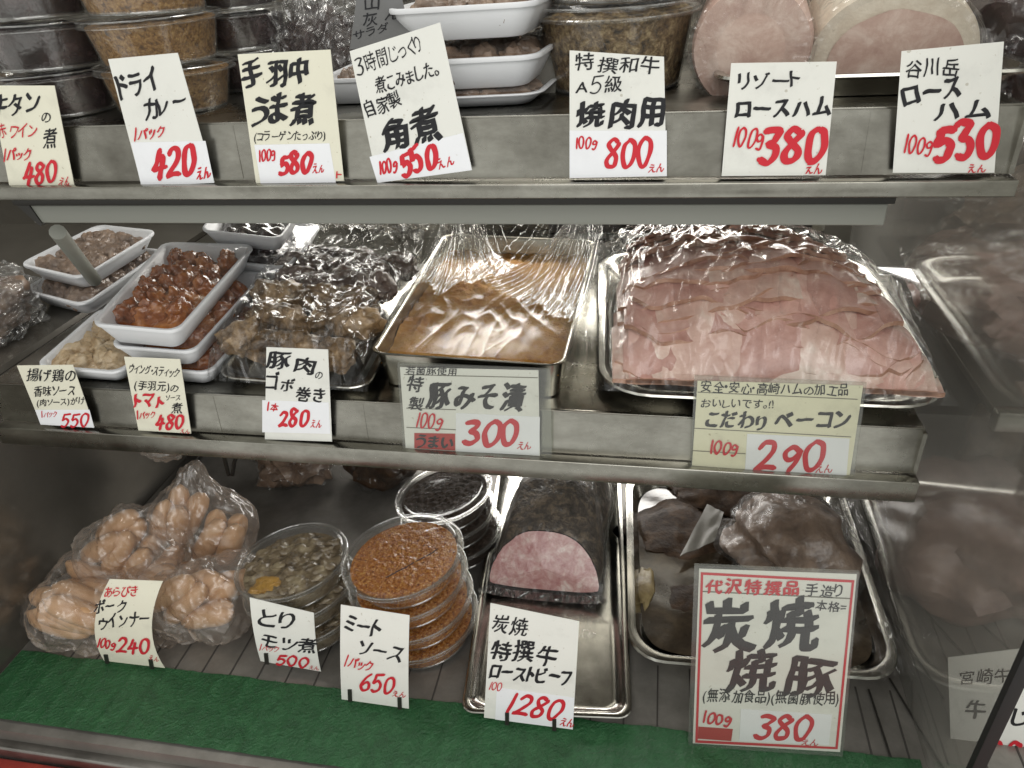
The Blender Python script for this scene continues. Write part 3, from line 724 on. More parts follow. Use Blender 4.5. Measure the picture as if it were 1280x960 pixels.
h2 = thing('ham_log', 'larger loin ham with thick pale fat around darker pink cut face', 'ham', C2-Vector((0, 0, R2)), 'loin hams on the steel tray')
pt2 = ham(h2, C2, R2, (.12, 1, .10), .2, 0, 0, None, 1.0, .92)
pr2 = [(.97, .0), (1.0, .008), (1.02, .05), (1.0, .14), (.9, .2), (.5, .215), (.01, .217)]
g = G().grid(lambda u, v: (lambda i: pt2(pr2[i][0], 2*math.pi*u, pr2[i][1], 3))(int(round(v*(len(pr2)-1)))), 64, len(pr2)-1, True); part('rind', g, 'fat', h2)
g = G().grid(lambda u, v: pt2(.975*v+.002, 2*math.pi*u, -.001, 3), 64, 10, True); part('fat_face', g, 'fat', h2)
def core(u, v):
    a = 2*math.pi*u; r = .80+.10*math.cos(a-4.4)+.03*noise.noise(Vector((math.cos(a)*2, math.sin(a)*2, 7)))+.008*noise.noise(Vector((math.cos(a)*14, math.sin(a)*14, 7)))
    c = pt2(r*v+.001, a, -.0022-.002*(1-v*v), 3); return c
g = G().grid(core, 64, 12, True); part('cut_face', g, 'ham', h2)
g = G()
def ff2(u, v):
    a = 2*math.pi*u; r = lerp(.9, 1.04, min(1, v*2)); dd = -.005 if v < .5 else lerp(-.004, .18, v*2-1)
    k = ridged(Vector((math.cos(a)*5, math.sin(a)*5, v*.8)))**3
    return pt2(r+.02*k*(v > .3), a, dd-.006*k, 3)
g.grid(ff2, 200, 20, True); part('film', g, 'film', h2)
# foil wrapped and dark packs right of hams and behind
g = G().blob(ony(1255, 50, .80), (.055, .10, .075), 4, .3, 2, 5); r = thing('wrapped_pack', 'dark film wrapped meat at the right end of the upper shelf behind the ham card', 'wrapped food', ony(1255, 110, .8))
part('dark_meat', g, 'stew', r); part('film', G().blob(ony(1255, 48, .795), (.062, .105, .082), 4, .3, 3, 6), 'film', r)
# ------------------------------------------------------------------ burdock rolls tray
q = qz(ZS+.018, (268, 470), (458, 486), (530, 345), (366, 325))
bt = thing('wrapped_tray', 'film wrapped tray of brown burdock rolls with glossy crinkled top', 'food tray', (q[0]+q[2])/2-Vector((0, 0, .018)))
part('tray', dish(G(), q, .017, FOAM_P), 'tray', bt)
rnd = random.Random(5); rolls = []
for j in range(6):
    for i in range(4):
        u = .20+.60*i/3+rnd.uniform(-.04, .04)+(.05 if j % 2 else -.03); v = .10+.78*j/5+rnd.uniform(-.03, .03)
        p = bil(q, u, v)+Vector((0, 0, .012+.012*math.sin(math.pi*v)+rnd.uniform(0, .006)))
        a = rnd.uniform(-.8, .8); e = Vector((math.cos(a), math.sin(a)*.6, rnd.uniform(-.1, .1)))*1
        G_ = G(); c_ = p+Vector((0, 0, .010-.014*max(0, v-.5)))
        M = e.to_track_quat('X', 'Z').to_matrix()
        part('burdock_roll', G_.blob(c_, (.027, .018, .019), 4, .30, 2.0, i+j*5, M), 'roll' if j < 3 else 'rolld', bt)
def bf(u, v):
    p = bil(q, -.02+1.04*u, -.03+1.06*v); edge = min(u, 1-u, v*1.3, (1-v)*3)
    h = .054*min(1, max(0, edge)*7)**.6
    w = .006*ridged(Vector((u*5, v*5, 1)))+.004*ridged(Vector((u*13, v*9, 4)))+.003*noise.noise(Vector((u*30, v*26, 2)))
    if v > .7: h += ((v-.7)/.3)**1.5*.05; w *= 1.5
    return p+Vector((0, 0, h*1.0+w*min(1, edge*9+.2)))
part('film', G().grid(bf, 130, 130), 'film', bt)
def bf2(u, v):
    p = lerp(bil(q, .30+.78*u, .92), bil(q, .34+.88*u, 1.38), v)
    return p+Vector((0, 0, .055+.030*v+.012*ridged(Vector((u*6, v*5, 3)))+.008*ridged(Vector((u*15, v*11, 8)))))
part('film_end', G().grid(bf2, 130, 90), 'film3', bt)
# ------------------------------------------------------------------ miso vat
q = qz(ZS+.045, (463, 440), (704, 456), (744, 300), (556, 292))
mv = thing('miso_vat', 'deep steel vat of orange miso marinated pork under pleated film', 'food vat', (q[0]+q[2])/2-Vector((0, 0, .045)))
VAT_P = [(.05, -1), (.035, -.97), (.012, -.1), (.01, -.05), (-.004, -.045), (-.006, -.02), (0, 0), (.012, -.02), (.02, -.1), (.04, -.9), (.06, -.95)]
part('vat', dish(G(), q, .044, VAT_P, .07), 'vat', mv)
def mf(u, v):
    p = bil(q, .03+.94*u, .025+.95*v)
    z = -.018-.004*v+.0045*noise.noise(Vector((u*5, v*7, 0)))+.0022*noise.noise(Vector((u*17, v*26, 3)))+.0016*noise.noise(Vector((u*38, v*60, 6)))
    if .12 < v < .55:
        k = ridged(Vector((u*9, v*14, 5))); z += .006*max(0, k)*math.sin((v-.12)/.43*math.pi)
    if v < .3 and .55 < u < .85: z += .006*math.sin((u-.55)/.3*math.pi)
    return p+Vector((0, 0, z))
part('miso_pork', G().grid(mf, 110, 110), 'miso', mv)
def pleat(u, v):
    """film pulled over the rim and gathered into two bunches at the rear corners"""
    ov = max(0, u*1.16-1); u = u*1.16; p = bil(q, u, v)
    t = max(0, (v-.30)/.70); hgt = -.30*ov+.02*noise.noise(Vector((v*6, ov*30, 2)))*min(1, ov*20); s_ = 0
    for cu, cv, kf, wd_ in ((.16, 1.18, 15, .26), (.97, 1.10, 13, .30)):
        ang = math.atan2(u-cu, cv-v); dist = math.hypot(u-cu, cv-v)
        near = math.exp(-(dist/.50)**2)*1.2
        hgt += .105*math.exp(-(dist/.40)**2)*t
        s_ += (.0062*ridged(Vector((ang*kf*1.8, cu*9, .3*dist)))+.003*math.sin(ang*70+4*noise.noise(Vector((ang*5, dist*2, cu)))))*near*min(1, dist*4)
    w = .0016*ridged(Vector((u*9+v*3, v*7, 9)))*min(1, v*5)
    sag = -.010*math.sin(math.pi*min(1, u))*math.sin(math.pi*min(1, v*1.2))
    return p+Vector((0, 0, .003+hgt+s_*max(0, min(1, (v-.14)*2.2))+w*max(.2, min(1, v*2))+sag))
part('film', G().grid(pleat, 300, 150), 'pleat', mv)
def fan(apex, ends, seed, n):
    def f(u, v):
        t = lerp(ends[0], ends[1], u) if len(ends) == 2 else (lerp(ends[0], ends[1], u*2) if u < .5 else lerp(ends[1], ends[2], u*2-1))
        a0 = apex+Vector((.030*(u-.5), 0, 0)); t = t+Vector((0, .04*noise.noise(Vector((u*6, seed, 1))), 0))
        p = lerp(a0, t, v); w = math.sin(u*n*6.283+2.5*noise.noise(Vector((u*7, seed, v))))+1.2*ridged(Vector((u*n*.8, seed, v*.7)))
        return p+Vector((.0016*w, 0, -.030*math.sin(math.pi*v)*.8+.0042*w*min(1, v*4+.25)*(1-.75*v)))
    return G().grid(f, 200, 40)
A1 = bil(q, .10, 1.02)+Vector((0, 0, .052)); A2 = bil(q, .985, 1.0)+Vector((0, 0, .050))
part('film_gather', fan(A1, [bil(q, -.02, .50)+Vector((0, 0, .006)), bil(q, .22, .42)+Vector((0, 0, .002)), bil(q, .60, .62)+Vector((0, 0, .012))], 1, 17), 'fan', mv)
part('film_gather', fan(A2, [bil(q, .40, .50)+Vector((0, 0, .010)), bil(q, .72, .36)+Vector((0, 0, .002)), bil(q, 1.02, .30)+Vector((0, 0, .004))], 2, 19), 'fan', mv)
# ------------------------------------------------------------------ bacon tray
q = qz(ZS+.020, (749, 490), (1196, 510), (1082, 318), (748, 312))
bt = thing('bacon_tray', 'oval heap of pink sliced bacon under film on an aluminium tray', 'food tray', (q[0]+q[2])/2-Vector((0, 0, .02)))
part('tray', dish(G(), q, .019, METAL_P, .16), 'tray', bt)
def mound(u, v):
    vv = min(1, max(0, v)); hw = .53-.16*vv; uc = .50-.10*vv; x = min(1, abs(u-uc)/hw)
    a = (1-x**2.6)**.58
    prof = math.sin(math.pi/2*min(1, vv/.42))**.85 if vv < .42 else 1-.9*((vv-.42)/.58)**1.6
    return .004+HB*a*max(.02, prof)
HB = max(.05, ony(905, 296, bil(q, .42, .42).y).z-q[0].z-.024)
rnd = random.Random(11)
NS = 44
for i in range(NS):
    f = 1-i/(NS-1)
    vv = -.03+.72*f**1.1+rnd.uniform(-.022, .022)
    ua = .01+rnd.uniform(0, .08); ub = .99-rnd.uniform(0, .08)
    k_ = rnd.random()
    ub -= .20*max(0, vv)/.7; ua += .05*max(0, vv)/.7
    if k_ < .25: ua += rnd.uniform(.15, .4)
    elif k_ < .5: ub -= rnd.uniform(.15, .4)
    if i > NS-8: vv -= .05+.02*(i-NS+8)/8
    sd = rnd.random()*50; mt = rnd.choice(['bacon', 'bacon', 'bacon_fat', 'bacon_dk', 'bacon_dk'])
    if i > NS-7: mt = rnd.choice(['bacon', 'bacon_fat', 'bacon_fat'])
    if i == NS-4: ua, ub, mt = .42, 1.0, 'bacon_fat'
    def sf(u, v, vv=vv, ua=ua, ub=ub, sd=sd, i_=i):
        uu = lerp(ua, ub, u); en = min(u, 1-u)
        ve = vv+.085*noise.noise(Vector((uu*2.6, sd, 0)))+.016*noise.noise(Vector((uu*13, sd, 3)))+.26*(uu-.5)*noise.noise(Vector((sd, 4, 1)))
        ve += .05*max(0, .12-en)/.12                         # rounded slice ends
        ln = .26 if i_ != NS-4 else .08+.52*max(0, 1-abs(u-.36)/.62)
        ve = max(-.035, ve); w_ = ve+v*ln; h = mound(uu, w_)
        fold = .013*noise.noise(Vector((uu*5, w_*2.5, sd)))+.004*noise.noise(Vector((uu*17, w_*5, sd+4)))
        lift = (.014*(1-v)**1.6)*min(1, max(0, w_)*9+.30)+.003; fold *= min(1, max(0, w_)*8+.15)
        return bil(q, .03+.94*uu, .03+.92*max(-.012, w_))+Vector((0, 0, max(h+lift+fold, -.004+.008*(1-v))))
    sl_ = part('bacon_slice', G().slab(sf, 70, 8, (0, 0, 1), .0046), mt, bt)
    sl_.data.materials.append(MT['rind'])
    for f_ in list(sl_.data.polygons)[2*70*8:]: f_.material_index = 1
def bfm(u, v):
    p = bil(q, -.005+1.01*u, -.005+1.01*v); e = min(u, 1-u, v, 1-v)
    h = mound(.04+.92*u, v)*min(1, e*9)+.013*min(1, e*14)
    k = Vector((u*4+v*4, v*2-u*2, 0))
    w = .006*ridged(Vector((u*5+v*5, (v-u)*1.6, 3)))+.0045*ridged(Vector((u*18-v*9, (v+u)*3, 6)))+(.008*ridged(Vector((u*12, v*9, 2))) if u < .22 and v > .4 else 0)
    return p+Vector((0, 0, h+.003+w*min(1, e*12)))
part('film', G().grid(bfm, 200, 140), 'film', bt)
# ------------------------------------------------------------------ lower deck: sausages
def bag(cpx, wpx, hpx, z, label, seed, tip=None, rot=0, n=4, back=0.0, ry=.62):
    C = onz(*cpx, z); d0 = C-EYE; C = EYE+d0*(1+back); s_ = mpp(C); rx = wpx/2*s_; rz = hpx/2*s_
    root = thing('sausage_bag', label, 'bag of sausages', Vector((C.x, C.y, 0)), 'bags of pork sausages')
    rnd = random.Random(seed); r0 = min(.0155, rx*.42, rz*.5); S_ = []; cen = []
    for i in range(n):
        ba = (.25, 1.15, .75, -.35, .55, .4)[seed]; row = i % 4; lay = i//4      # links lie side by side in layers
        w_ = (row-1.5)*r0*1.75+rnd.uniform(-.3, .3)*r0
        p = Vector((-math.sin(ba)*w_+rnd.uniform(-.15, .15)*rx, -.35*rx+lay*r0*1.5, math.cos(ba)*w_+rnd.uniform(-.15, .15)*rz))
        a = ba+rnd.uniform(-.22, .22)
        dv = Vector((math.cos(a), rnd.uniform(-.2, .2), math.sin(a))).normalized()*min(.044, max(.022, rx*.74))
        p.z = max(p.z, .004+r0+abs(dv.z)-C.z)
        part('sausage', G().capsule(C+p-dv, C+p+dv, r0, rnd.uniform(-.016, .016)), 'saus', root)
        S_ += [p-dv*.8, p, p+dv*.8]
    g = G(); bm = bmesh.new(); bmesh.ops.create_icosphere(bm, subdivisions=6, radius=1); k = Vector((seed*2.3, seed, 0))
    for v in bm.verts:
        d_ = v.co.normalized()
        h_ = max(max(p.dot(d_) for p in S_)+r0, .3*rx)
        e_ = Vector((d_.x*3.5+d_.z*2, d_.y*3, d_.z*1.2-d_.x)); e2 = Vector((d_.x*1.5, d_.y*3, d_.z*6+d_.x*4))
        h_ = h_*.90+.001+.006*ridged(d_*1.8+k)+.0038*ridged(e_*1.6+k)+.0026*ridged(e2*1.5+k)
        p = d_*h_
        if tip:
            tv = Vector(tip[:3]).normalized(); c_ = d_.dot(tv)
            if c_ > .45: p += tv*((c_-.45)/.55)**2*tip[3]*rx; p = lerp(p, tv*p.dot(tv), ((c_-.45)/.55)*.45)
        v.co = C+p
        if v.co.z < .002: v.co.z = .002
    bm.verts.index_update(); g.add([v.co.copy() for v in bm.verts], [[v.index for v in f.verts] for f in bm.faces]); bm.free()
    part('film_bag', g, 'bag', root)
bag((255, 655), 108, 84, .075, 'sausage bag with a pointed twisted top at the back of the heap', 1, tip=(.1, .15, 1, .55), n=8)
bag((172, 688), 105, 84, .065, 'square sausage bag at the back left of the heap', 2, n=8)
bag((116, 768), 172, 116, .042, 'largest sausage bag at the left front of the heap with knotted end', 3, tip=(-1, -.1, .05, .45), n=13, back=.045, ry=.5)
bag((262, 752), 128, 122, .045, 'sausage bag at the right of the heap beside the offal tubs', 4, n=10, back=.02)
bag((200, 760), 120, 110, .035, 'sausage bag behind the pork wiener card with its tail on the mat', 5, tip=(.75, -.9, -.45, .55), n=9, back=.06)
# meats at the back under the middle shelf
r = thing('wrapped_meat', 'grey brown wrapped joint behind the sausage heap under the middle shelf', 'wrapped meat', onz(375, 600, 0))
C = onz(372, 570, .05); part('meat', G().blob(C, (.062, .05, .042), 4, .45, 2.4, 9), 'brownmeat', r); part('film', G().blob(C, (.066, .054, .046), 4, .45, 2.4, 9), 'film', r)
r = thing('wrapped_meat', 'dark wrapped joint beside the black mince tubs under the middle shelf', 'wrapped meat', onz(475, 605, 0))
C = onz(478, 575, .04); part('meat', G().blob(C, (.055, .05, .042), 4, .25, 1.8, 4), 'pork', r); part('film', G().blob(C, (.059, .054, .046), 4, .3, 2.4, 6), 'film', r)
# clear bag corner hanging under the shelf
C = ony(210, 551, .67); solo('plastic_bag', G().blob(C, (.032, .03, .023), 4, .2, 3, 2), 'bag', 'corner of a clear plastic bag hanging below the middle shelf', 'plastic bag')
# ------------------------------------------------------------------ roast beef
q = qz(.014, (576, 889), (790, 897), (775, 580), (624, 576))
metal_tray('metal_tray', q, .013, 'long narrow steel tray carrying the roast beef', r=.08)
fc = onz(679, 742, .013); s_ = mpp(fc); wd = 138*s_
rb = thing('roast_beef', 'film wrapped roast beef loin with black crust and pink cut end', 'roast beef', fc)
Lb = .25
def loin(a, t, infl=0):
    """a around the section, t from front to back"""
    w_ = wd/2*(1-.10*t-.35*max(0, t-.6)**1.5/.25) ; hh = (.054+.034*min(1, t/.35)**.8)*(1-.5*max(0, t-.7)**1.5/.16)
    ca, sa = math.cos(a), math.sin(a)
    x = w_*math.copysign(abs(ca)**.8, ca); z = hh*(max(sa, -.12)**1 if sa > 0 else sa*.12)
    k = 1+.07*noise.noise(Vector((ca*2, sa*2, t*4)))+.022*noise.noise(Vector((ca*7, sa*7, t*22)))+infl
    ysl = .046*max(0, sa)                        # cut end leans back
    return fc+Vector((x*k+.012*t, .004+ysl*(1-t)+Lb*t, .010+z*k))
g = G().grid(lambda u, v: loin(2*math.pi*u, v), 72, 30, True)
g.grid(lambda u, v: loin(2*math.pi*u, 1)*(1-v)+(fc+Vector((.01, Lb*1.02, .04)))*v, 72, 3, True)
part('crust', g, 'crust', rb)
cf = fc+Vector((0, .020, .030))
part('cut_face', G().grid(lambda u, v: lerp(cf-Vector((0, .005, 0)), loin(2*math.pi*u, 0)-Vector((0, .001, 0)), v*.985), 72, 10, True), 'rare', rb)
def rim(u, v):
    e = loin(2*math.pi*u, .03*v-.001); return e
def rfilm(u, v):
    a = 2*math.pi*u
    if v < .25:
        t = v/.25; k = ridged(Vector((math.cos(a)*5, math.sin(a)*5, 2)))
        return lerp(cf-Vector((0, .009, 0)), loin(a, 0, .05)-Vector((0, .006+.004*k*t, 0)), t)
    t = (v-.25)/.75; k = ridged(Vector((u*24, t*2, 5)))
    return loin(a, t*.98, .045+.02*k)-Vector((0, .006*(1-t), 0))
part('film', G().grid(rfilm, 220, 60, True), 'softfilm', rb)
def ruff(u, v):
    a = math.pi*(1.02+.96*u); e = loin(a, 0, .05); out = Vector((math.cos(a), -.9, -.25)).normalized()
    p = e-Vector((0, .006, 0))+out*.014*v+Vector((0, 0, .003*math.sin(u*70)*v)); p.z = max(p.z, .0165); return p
part('film_edge', G().grid(ruff, 120, 5), 'film3', rb)
# loose film with a slice under the loin
g = G().grid(lambda u, v: onz(lerp(615, 745, u), lerp(752, 800, v), .014)+Vector((0, 0, .0045*ridged(Vector((u*6, v*3, 1)))+.002)), 60, 30)
part('film_tail', g, 'film', rb)
# ------------------------------------------------------------------ char siu
q = qz(.032, (786, 822), (1134, 850), (1046, 590), (782, 588))
tr = metal_tray('metal_tray', q, .031, 'wide deep steel tray of dark sauce holding the roast pork', r=.14)
def sq(u, v):
    a, b_ = 2*u-1, 2*v-1; k = (abs(a)**7+abs(b_)**7)**(1/7); m_ = max(abs(a), abs(b_)); k = m_/k if k > 1e-6 else 1
    return .5+.446*a*k, .5+.440*b_*k
g = G().grid(lambda u, v: bil(q, *sq(u, v))+Vector((0, 0, -.0155+.0016*noise.noise(Vector((u*5, v*5, 0))))), 60, 60)
g2 = part('sauce', G().add([v-ORG[tr.name] for v in g.v], g.f), 'soy', tr, local=True)
def chunk(px, z, rad, label, mat, seed, name='roast_pork', cat='roast pork', fr=1.6, amp=.3, sub=4, film=False, group='pieces of dark roast pork', rot=0):
    C = onz(*px, z); r = thing(name, label, cat, Vector((C.x, C.y, max(0.006, z-rad[2]))), group)
    M = Matrix.Rotation(rot, 3, 'Z')
    part('meat', G().blob(C, rad, sub, amp, fr, seed, M, .012), mat, r)
    if film: part('film', G().blob(C, tuple(x*1.06+.002 for x in rad), 5, amp, fr, seed, M, .014), 'softfilm', r)
    return r
chunk((842, 662), .010, (.070, .070, .012), 'largest dark glossy roast pork piece at the back left of its tray', 'pork', 1)
chunk((905, 615), .014, (.08, .05, .017), 'very dark roast pork piece at the back below the shelf lip', 'pork', 2)
chunk((862, 745), .010, (.040, .050, .008), 'thin brown roast pork scrap left of the red bordered card', 'pork', 3)
chunk((985, 680), .040, (.070, .085, .050), 'film wrapped brown roast pork roll behind the red bordered card', 'brownmeat', 6, film=True, rot=.3)
solo('onion_slice', G().blob(onz(806, 735, .016), (.013, .034, .008), 3, .35, 2, 3), 'leaf', 'pale yellow onion slice in the sauce at the left of the pork tray', 'onion')
solo('onion_slice', G().blob(onz(834, 772, .013), (.010, .008, .003), 3, .35, 2, 5), 'greyp', 'tiny pale onion scrap in the sauce near the front of the pork tray', 'onion')
a = [onz(850, 695, .034), onz(893, 676, .034), onz(905, 640, .036), onz(884, 630, .036)]
solo('paper_scrap', G().slab(lambda u, v: bil(a, u, v)+Vector((0, 0, .003*noise.noise(Vector((u*3, v*3, 0))))), 10, 10, (0, 0, 1), .001), 'greyp', 'grey greaseproof paper scrap lying on the dark roast pork', 'paper')
# film gathered at the right side of that tray
def sidefilm(u, v):
    p = lerp(bil(q, .90, v*1.02-.03), bil(q, 1.03, v*1.02-.03), u)
    h = .004+.030*math.sin(math.pi*min(1, u*1.0))*(.4+.6*v)
    return p+Vector((0, 0, h+.006*ridged(Vector((u*5+v*3, v*5, 2)))+.004*ridged(Vector((u*9, v*12, 7)))))
gg = G().grid(sidefilm, 70, 150); part('film', G().add([v-ORG[tr.name] for v in gg.v], gg.f), 'film', tr, local=True)
# ------------------------------------------------------------------ next bay, seen through the dusty glass
nb = thing('bay_shelf', 'plain shelf of the next bay behind the dusty glass at the right edge', 'shelf', (.7, .9, .33))
part('board', G().box((XG+.03, .66, .325), (1.3, 1.12, .335), .001), 'wall', nb); part('front_edge', G().box((XG+.03, .645, .315), (1.3, .66, .337), .002), 'steel', nb)
def nmeat(px, y, rad, lab, mat, seed, zfloor, film=True):
    C = ony(*px, y); C.z = max(C.z, zfloor+rad[2]*.7)
    r = thing('meat_joint', lab, 'meat', Vector((C.x, C.y, zfloor)), 'meat in the next bay'); part('meat', G().blob(C, rad, 4, .3, 1.7, seed, None, zfloor+.001), mat, r)
    if film: part('film', G().blob(C, tuple(a*1.05+.003 for a in rad), 5, .32, 2.2, seed, None, zfloor+.002), 'film', r)
nmeat((1235, 430), .86, (.10, .13, .05), 'brown pink joint on the next bay shelf beside the bacon tray', 'pinkmeat', 3, .336)
nmeat((1290, 375), .98, (.12, .10, .075), 'dark joint at the right edge behind the brown pink joint', 'brownmeat', 5, .336)
nmeat((1235, 690), .80, (.14, .13, .07), 'wide pink meat joint on the deck behind the dusty glass', 'pinkmeat', 8, 0, False)
nmeat((1290, 610), .95, (.10, .10, .09), 'pale pink meat joint further back at the lower right edge', 'brownmeat', 9, 0, False)
g = G()  # thin dark rods put in for deck grooves and reflected lines
for (xa, ya, xb, yb) in ((1072, 640, 1262, 812), (1075, 672, 1212, 826), (1115, 640, 1290, 770), (1100, 752, 1180, 874), (1086, 862, 1118, 960), (1112, 848, 1182, 965)):
    A = onz(xa, ya, .002); B = onz(xb, yb, .002); g.tube([A, B], .0012, 6)
solo('deck_line_rods', g, 'dark', 'dark rods modelling grooves and reflection lines on the deck beside the roast pork tray', 'deck lines')
# ------------------------------------------------------------------ price cards, upper shelf
YC = .5935
B = 2; T_ = 1
price_card('cream card pricing beef tongue at 480 yen, cut by the left edge', [(-13, 107), (68, 107), (93, 233), (12, 234)], YC, 'cream', .03,
    black=[('牛', -12, 146, 10, 145, 30, B), ('タン', 12, 146, 53, 140, 30, B), ('の', 50, 153, 63, 153, 15, 1), ('煮', 53, 186, 72, 184, 26, 1)],
    red=[('赤ワイン', -4, 174, 47, 172, 20, 0), ('1パック', 4, 202, 40, 200, 16, 1.6), ('480', 29, 230, 73, 226, 26, 4), ('えん', 73, 232, 87, 233, 13, 1)])
price_card('white card pricing dry curry at 420 yen on the upper shelf', [(135, 74), (222, 66), (268, 228), (177, 232)], YC, 'white', .03,
    sticker=[(164, 178), (257, 176), (268, 228.5), (177, 232.5)],
    black=[('ドライ', 152, 127, 203, 112, 34, B, 0), ('カレー', 182, 152, 236, 136, 28, B, .1)],
    red=[('1パック', 167, 176, 208, 172, 17, 1.8), ('420', 192, 223, 246, 217, 35, 6.5), ('えん', 246, 225, 265, 222, 16, 3)])
price_card('cream card pricing chicken wing stew at 580 yen', [(297, 68), (413, 62), (430, 226), (320, 229)], YC, 'cream', .03,
    sticker=[(318, 181), (412, 179), (420, 228), (326, 229)],
    black=[('手羽中', 303, 112, 389, 103, 36, 3), ('うま煮', 311, 158, 395, 155, 42, 3), ('(コラーゲンたっぷり)', 317, 177, 407, 175, 13, 1)],
    red=[('100g', 324, 202, 346, 199, 14, 2), ('580', 349, 218, 390, 214, 25, 5.5), ('えん', 391, 217, 406, 216, 13, 2), ('ト', 420, 223, 429, 222, 10, 2)])
price_card('tilted white card pricing braised pork cubes at 550 yen', [(437, 64), (550, 28), (590, 212), (472, 228)], YC, 'white', .04,
    sticker=[(462, 196), (579, 166), (590, 212.5), (472, 228.5)],
    black=[('3時間じっくり', 446, 95, 531, 64, 24, 0), ('煮こみました。', 470, 118, 550, 94, 22, 1), ('自家製', 460, 149, 505, 131, 22, 1), ('角煮', 480, 192, 556, 172, 44, 3)],
    red=[('100g', 475, 218, 498, 213, 16, 2.4), ('550', 504, 221, 548, 206, 28, 6), ('えん', 549, 213, 570, 205, 16, 2)])
price_card('dark grey card for charcoal salad behind the tilted white card', [(447, -12), (500, -12), (515, 50), (437, 62)], .635, 'grey', .05,
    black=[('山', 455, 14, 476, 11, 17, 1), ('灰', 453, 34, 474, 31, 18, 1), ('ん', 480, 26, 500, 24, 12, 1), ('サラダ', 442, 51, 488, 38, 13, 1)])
price_card('white card pricing A5 beef for grilling at 800 yen', [(712, 63), (830, 71), (833, 220), (712, 222)], YC, 'white', .02,
    sticker=[(712, 163), (833.5, 163), (833.5, 220), (712, 222.5)],
    black=[('特撰和牛', 717, 88, 825, 93, 21, 1), ('A5級', 718, 118, 779, 115, 22, 1), ('焼肉用', 719, 160, 833, 157, 38, 3)],
    red=[('100g', 719, 186, 747, 185, 14, 2.2), ('800', 755, 209, 815, 208, 34, 5.5), ('えん', 810, 216, 831, 215, 13, 2)])
price_card('white card pricing resort loin ham at 380 yen', [(914, 79), (1046, 77), (1032, 219), (902, 220)], YC, 'white', .02,
    black=[('リゾート', 922, 113, 1003, 109, 23, 2), ('ロースハム', 918, 149, 1041, 146, 28, 3)],
    red=[('100g', 914, 182, 955, 186, 24, 2.8), ('380', 946, 203, 1032, 199, 40, 9, .2), ('えん', 1006, 218, 1028, 217, 15, 2)])
price_card('white card pricing loin ham at 530 yen at the right end', [(1127, 64), (1255, 52), (1243, 216), (1116, 216)], YC, 'white', .02,
    black=[('谷川岳', 1130, 97, 1198, 94, 25, 1), ('ロース', 1130, 135, 1205, 121, 32, 3), ('ハム', 1166, 154, 1243, 147, 28, 3)],
    red=[('100g', 1128, 190, 1165, 193, 23, 2.6), ('530', 1166, 201, 1247, 193, 40, 10, .15), ('えん', 1209, 216, 1233, 215, 12, 2)])
# middle shelf
price_card('small cream card pricing fried chicken at 550 yen at the left end', [(21, 457), (91, 456), (118, 534), (51, 530)], YC, 'cream', .03,
    sticker=[(44, 512), (112, 512), (118, 534.5), (51, 530.5)],
    black=[('揚げ鶏の', 32, 476, 95, 478, 17, 1), ('香味ソース', 42, 496, 94, 494, 14, 1), ('(肉ソース)がけ', 46, 508, 106, 505, 10, 1)],
    red=[('1パック', 52, 522, 72, 521, 8, 1.2), ('550', 76, 533, 112, 533, 16, 2.6)])
price_card('small cream card pricing tomato stewed wing sticks at 480 yen', [(155, 446), (225, 449), (239, 542), (173, 538)], YC, 'cream', .03,
    black=[('ウイング・スティック', 160, 466, 223, 472, 13, 1), ('(手羽元)の', 167, 487, 223, 490, 13, 1), ('ソース', 207, 501, 226, 500, 8, 1), ('煮', 213, 516, 228, 516, 14, 1)],
    red=[('トマト', 167, 510, 206, 509, 20, 3), ('1パック', 171, 524, 195, 522, 10, 1.6), ('480', 195, 535, 230, 535, 16, 3.4), ('えん', 225, 541, 238, 542, 6, 1)])
price_card('white card pricing pork burdock rolls at 280 yen', [(333, 434), (410, 437), (415, 552), (331, 549)], YC, 'white', .03,
    sticker=[(328, 500), (411, 503), (413, 542), (328, 540)],
    black=[('豚肉', 331, 461, 396, 466, 22, 3), ('の', 393, 474, 404, 474, 11, 1), ('ゴボ', 331, 488, 369, 489, 20, 2), ('巻き', 368, 501, 406, 503, 19, 2)],
    red=[('1本', 333, 513, 348, 514, 11, 2), ('280', 348, 532, 386, 532, 19, 4), ('えん', 388, 534, 402, 535, 11, 2)])
r, c = price_card('sleeved white card pricing miso pickled pork at 300 yen', [(500, 459), (673, 463), (675, 570), (507, 560)], YC, 'white', .03,
    sticker=[(570, 516), (675, 521), (674, 569), (570, 564)], sleeve=[(497, 453), (688, 461), (690, 571), (504, 561)],
    rules=[(505, 468, 672, 472, 1), (508, 510, 570, 512, 1), (508, 534, 570, 537, 1)],
    black=[('若菌豚使用', 506, 468, 571, 470, 11, 1), ('特', 506, 488, 529, 490, 20, 2), ('製', 509, 511, 530, 512, 18, 2), ('豚みそ漬', 532, 509, 656, 515, 35, 3)],
    red=[('100g', 519, 533, 553, 536, 18, 2.2), ('300', 577, 554, 649, 557, 30, 6.5), ('えん', 646, 561, 664, 562, 11, 2)])
g = c.quad(G(), [(518, 541), (569, 542), (569, 563), (518, 560)], .0004, .0002); part('red_patch', g, 'redfill', r, smooth=False)
lettering(c, r, 'black_slogan', 'ink', [('うまい', 519, 559, 568, 561, 17, 3)], .0008)
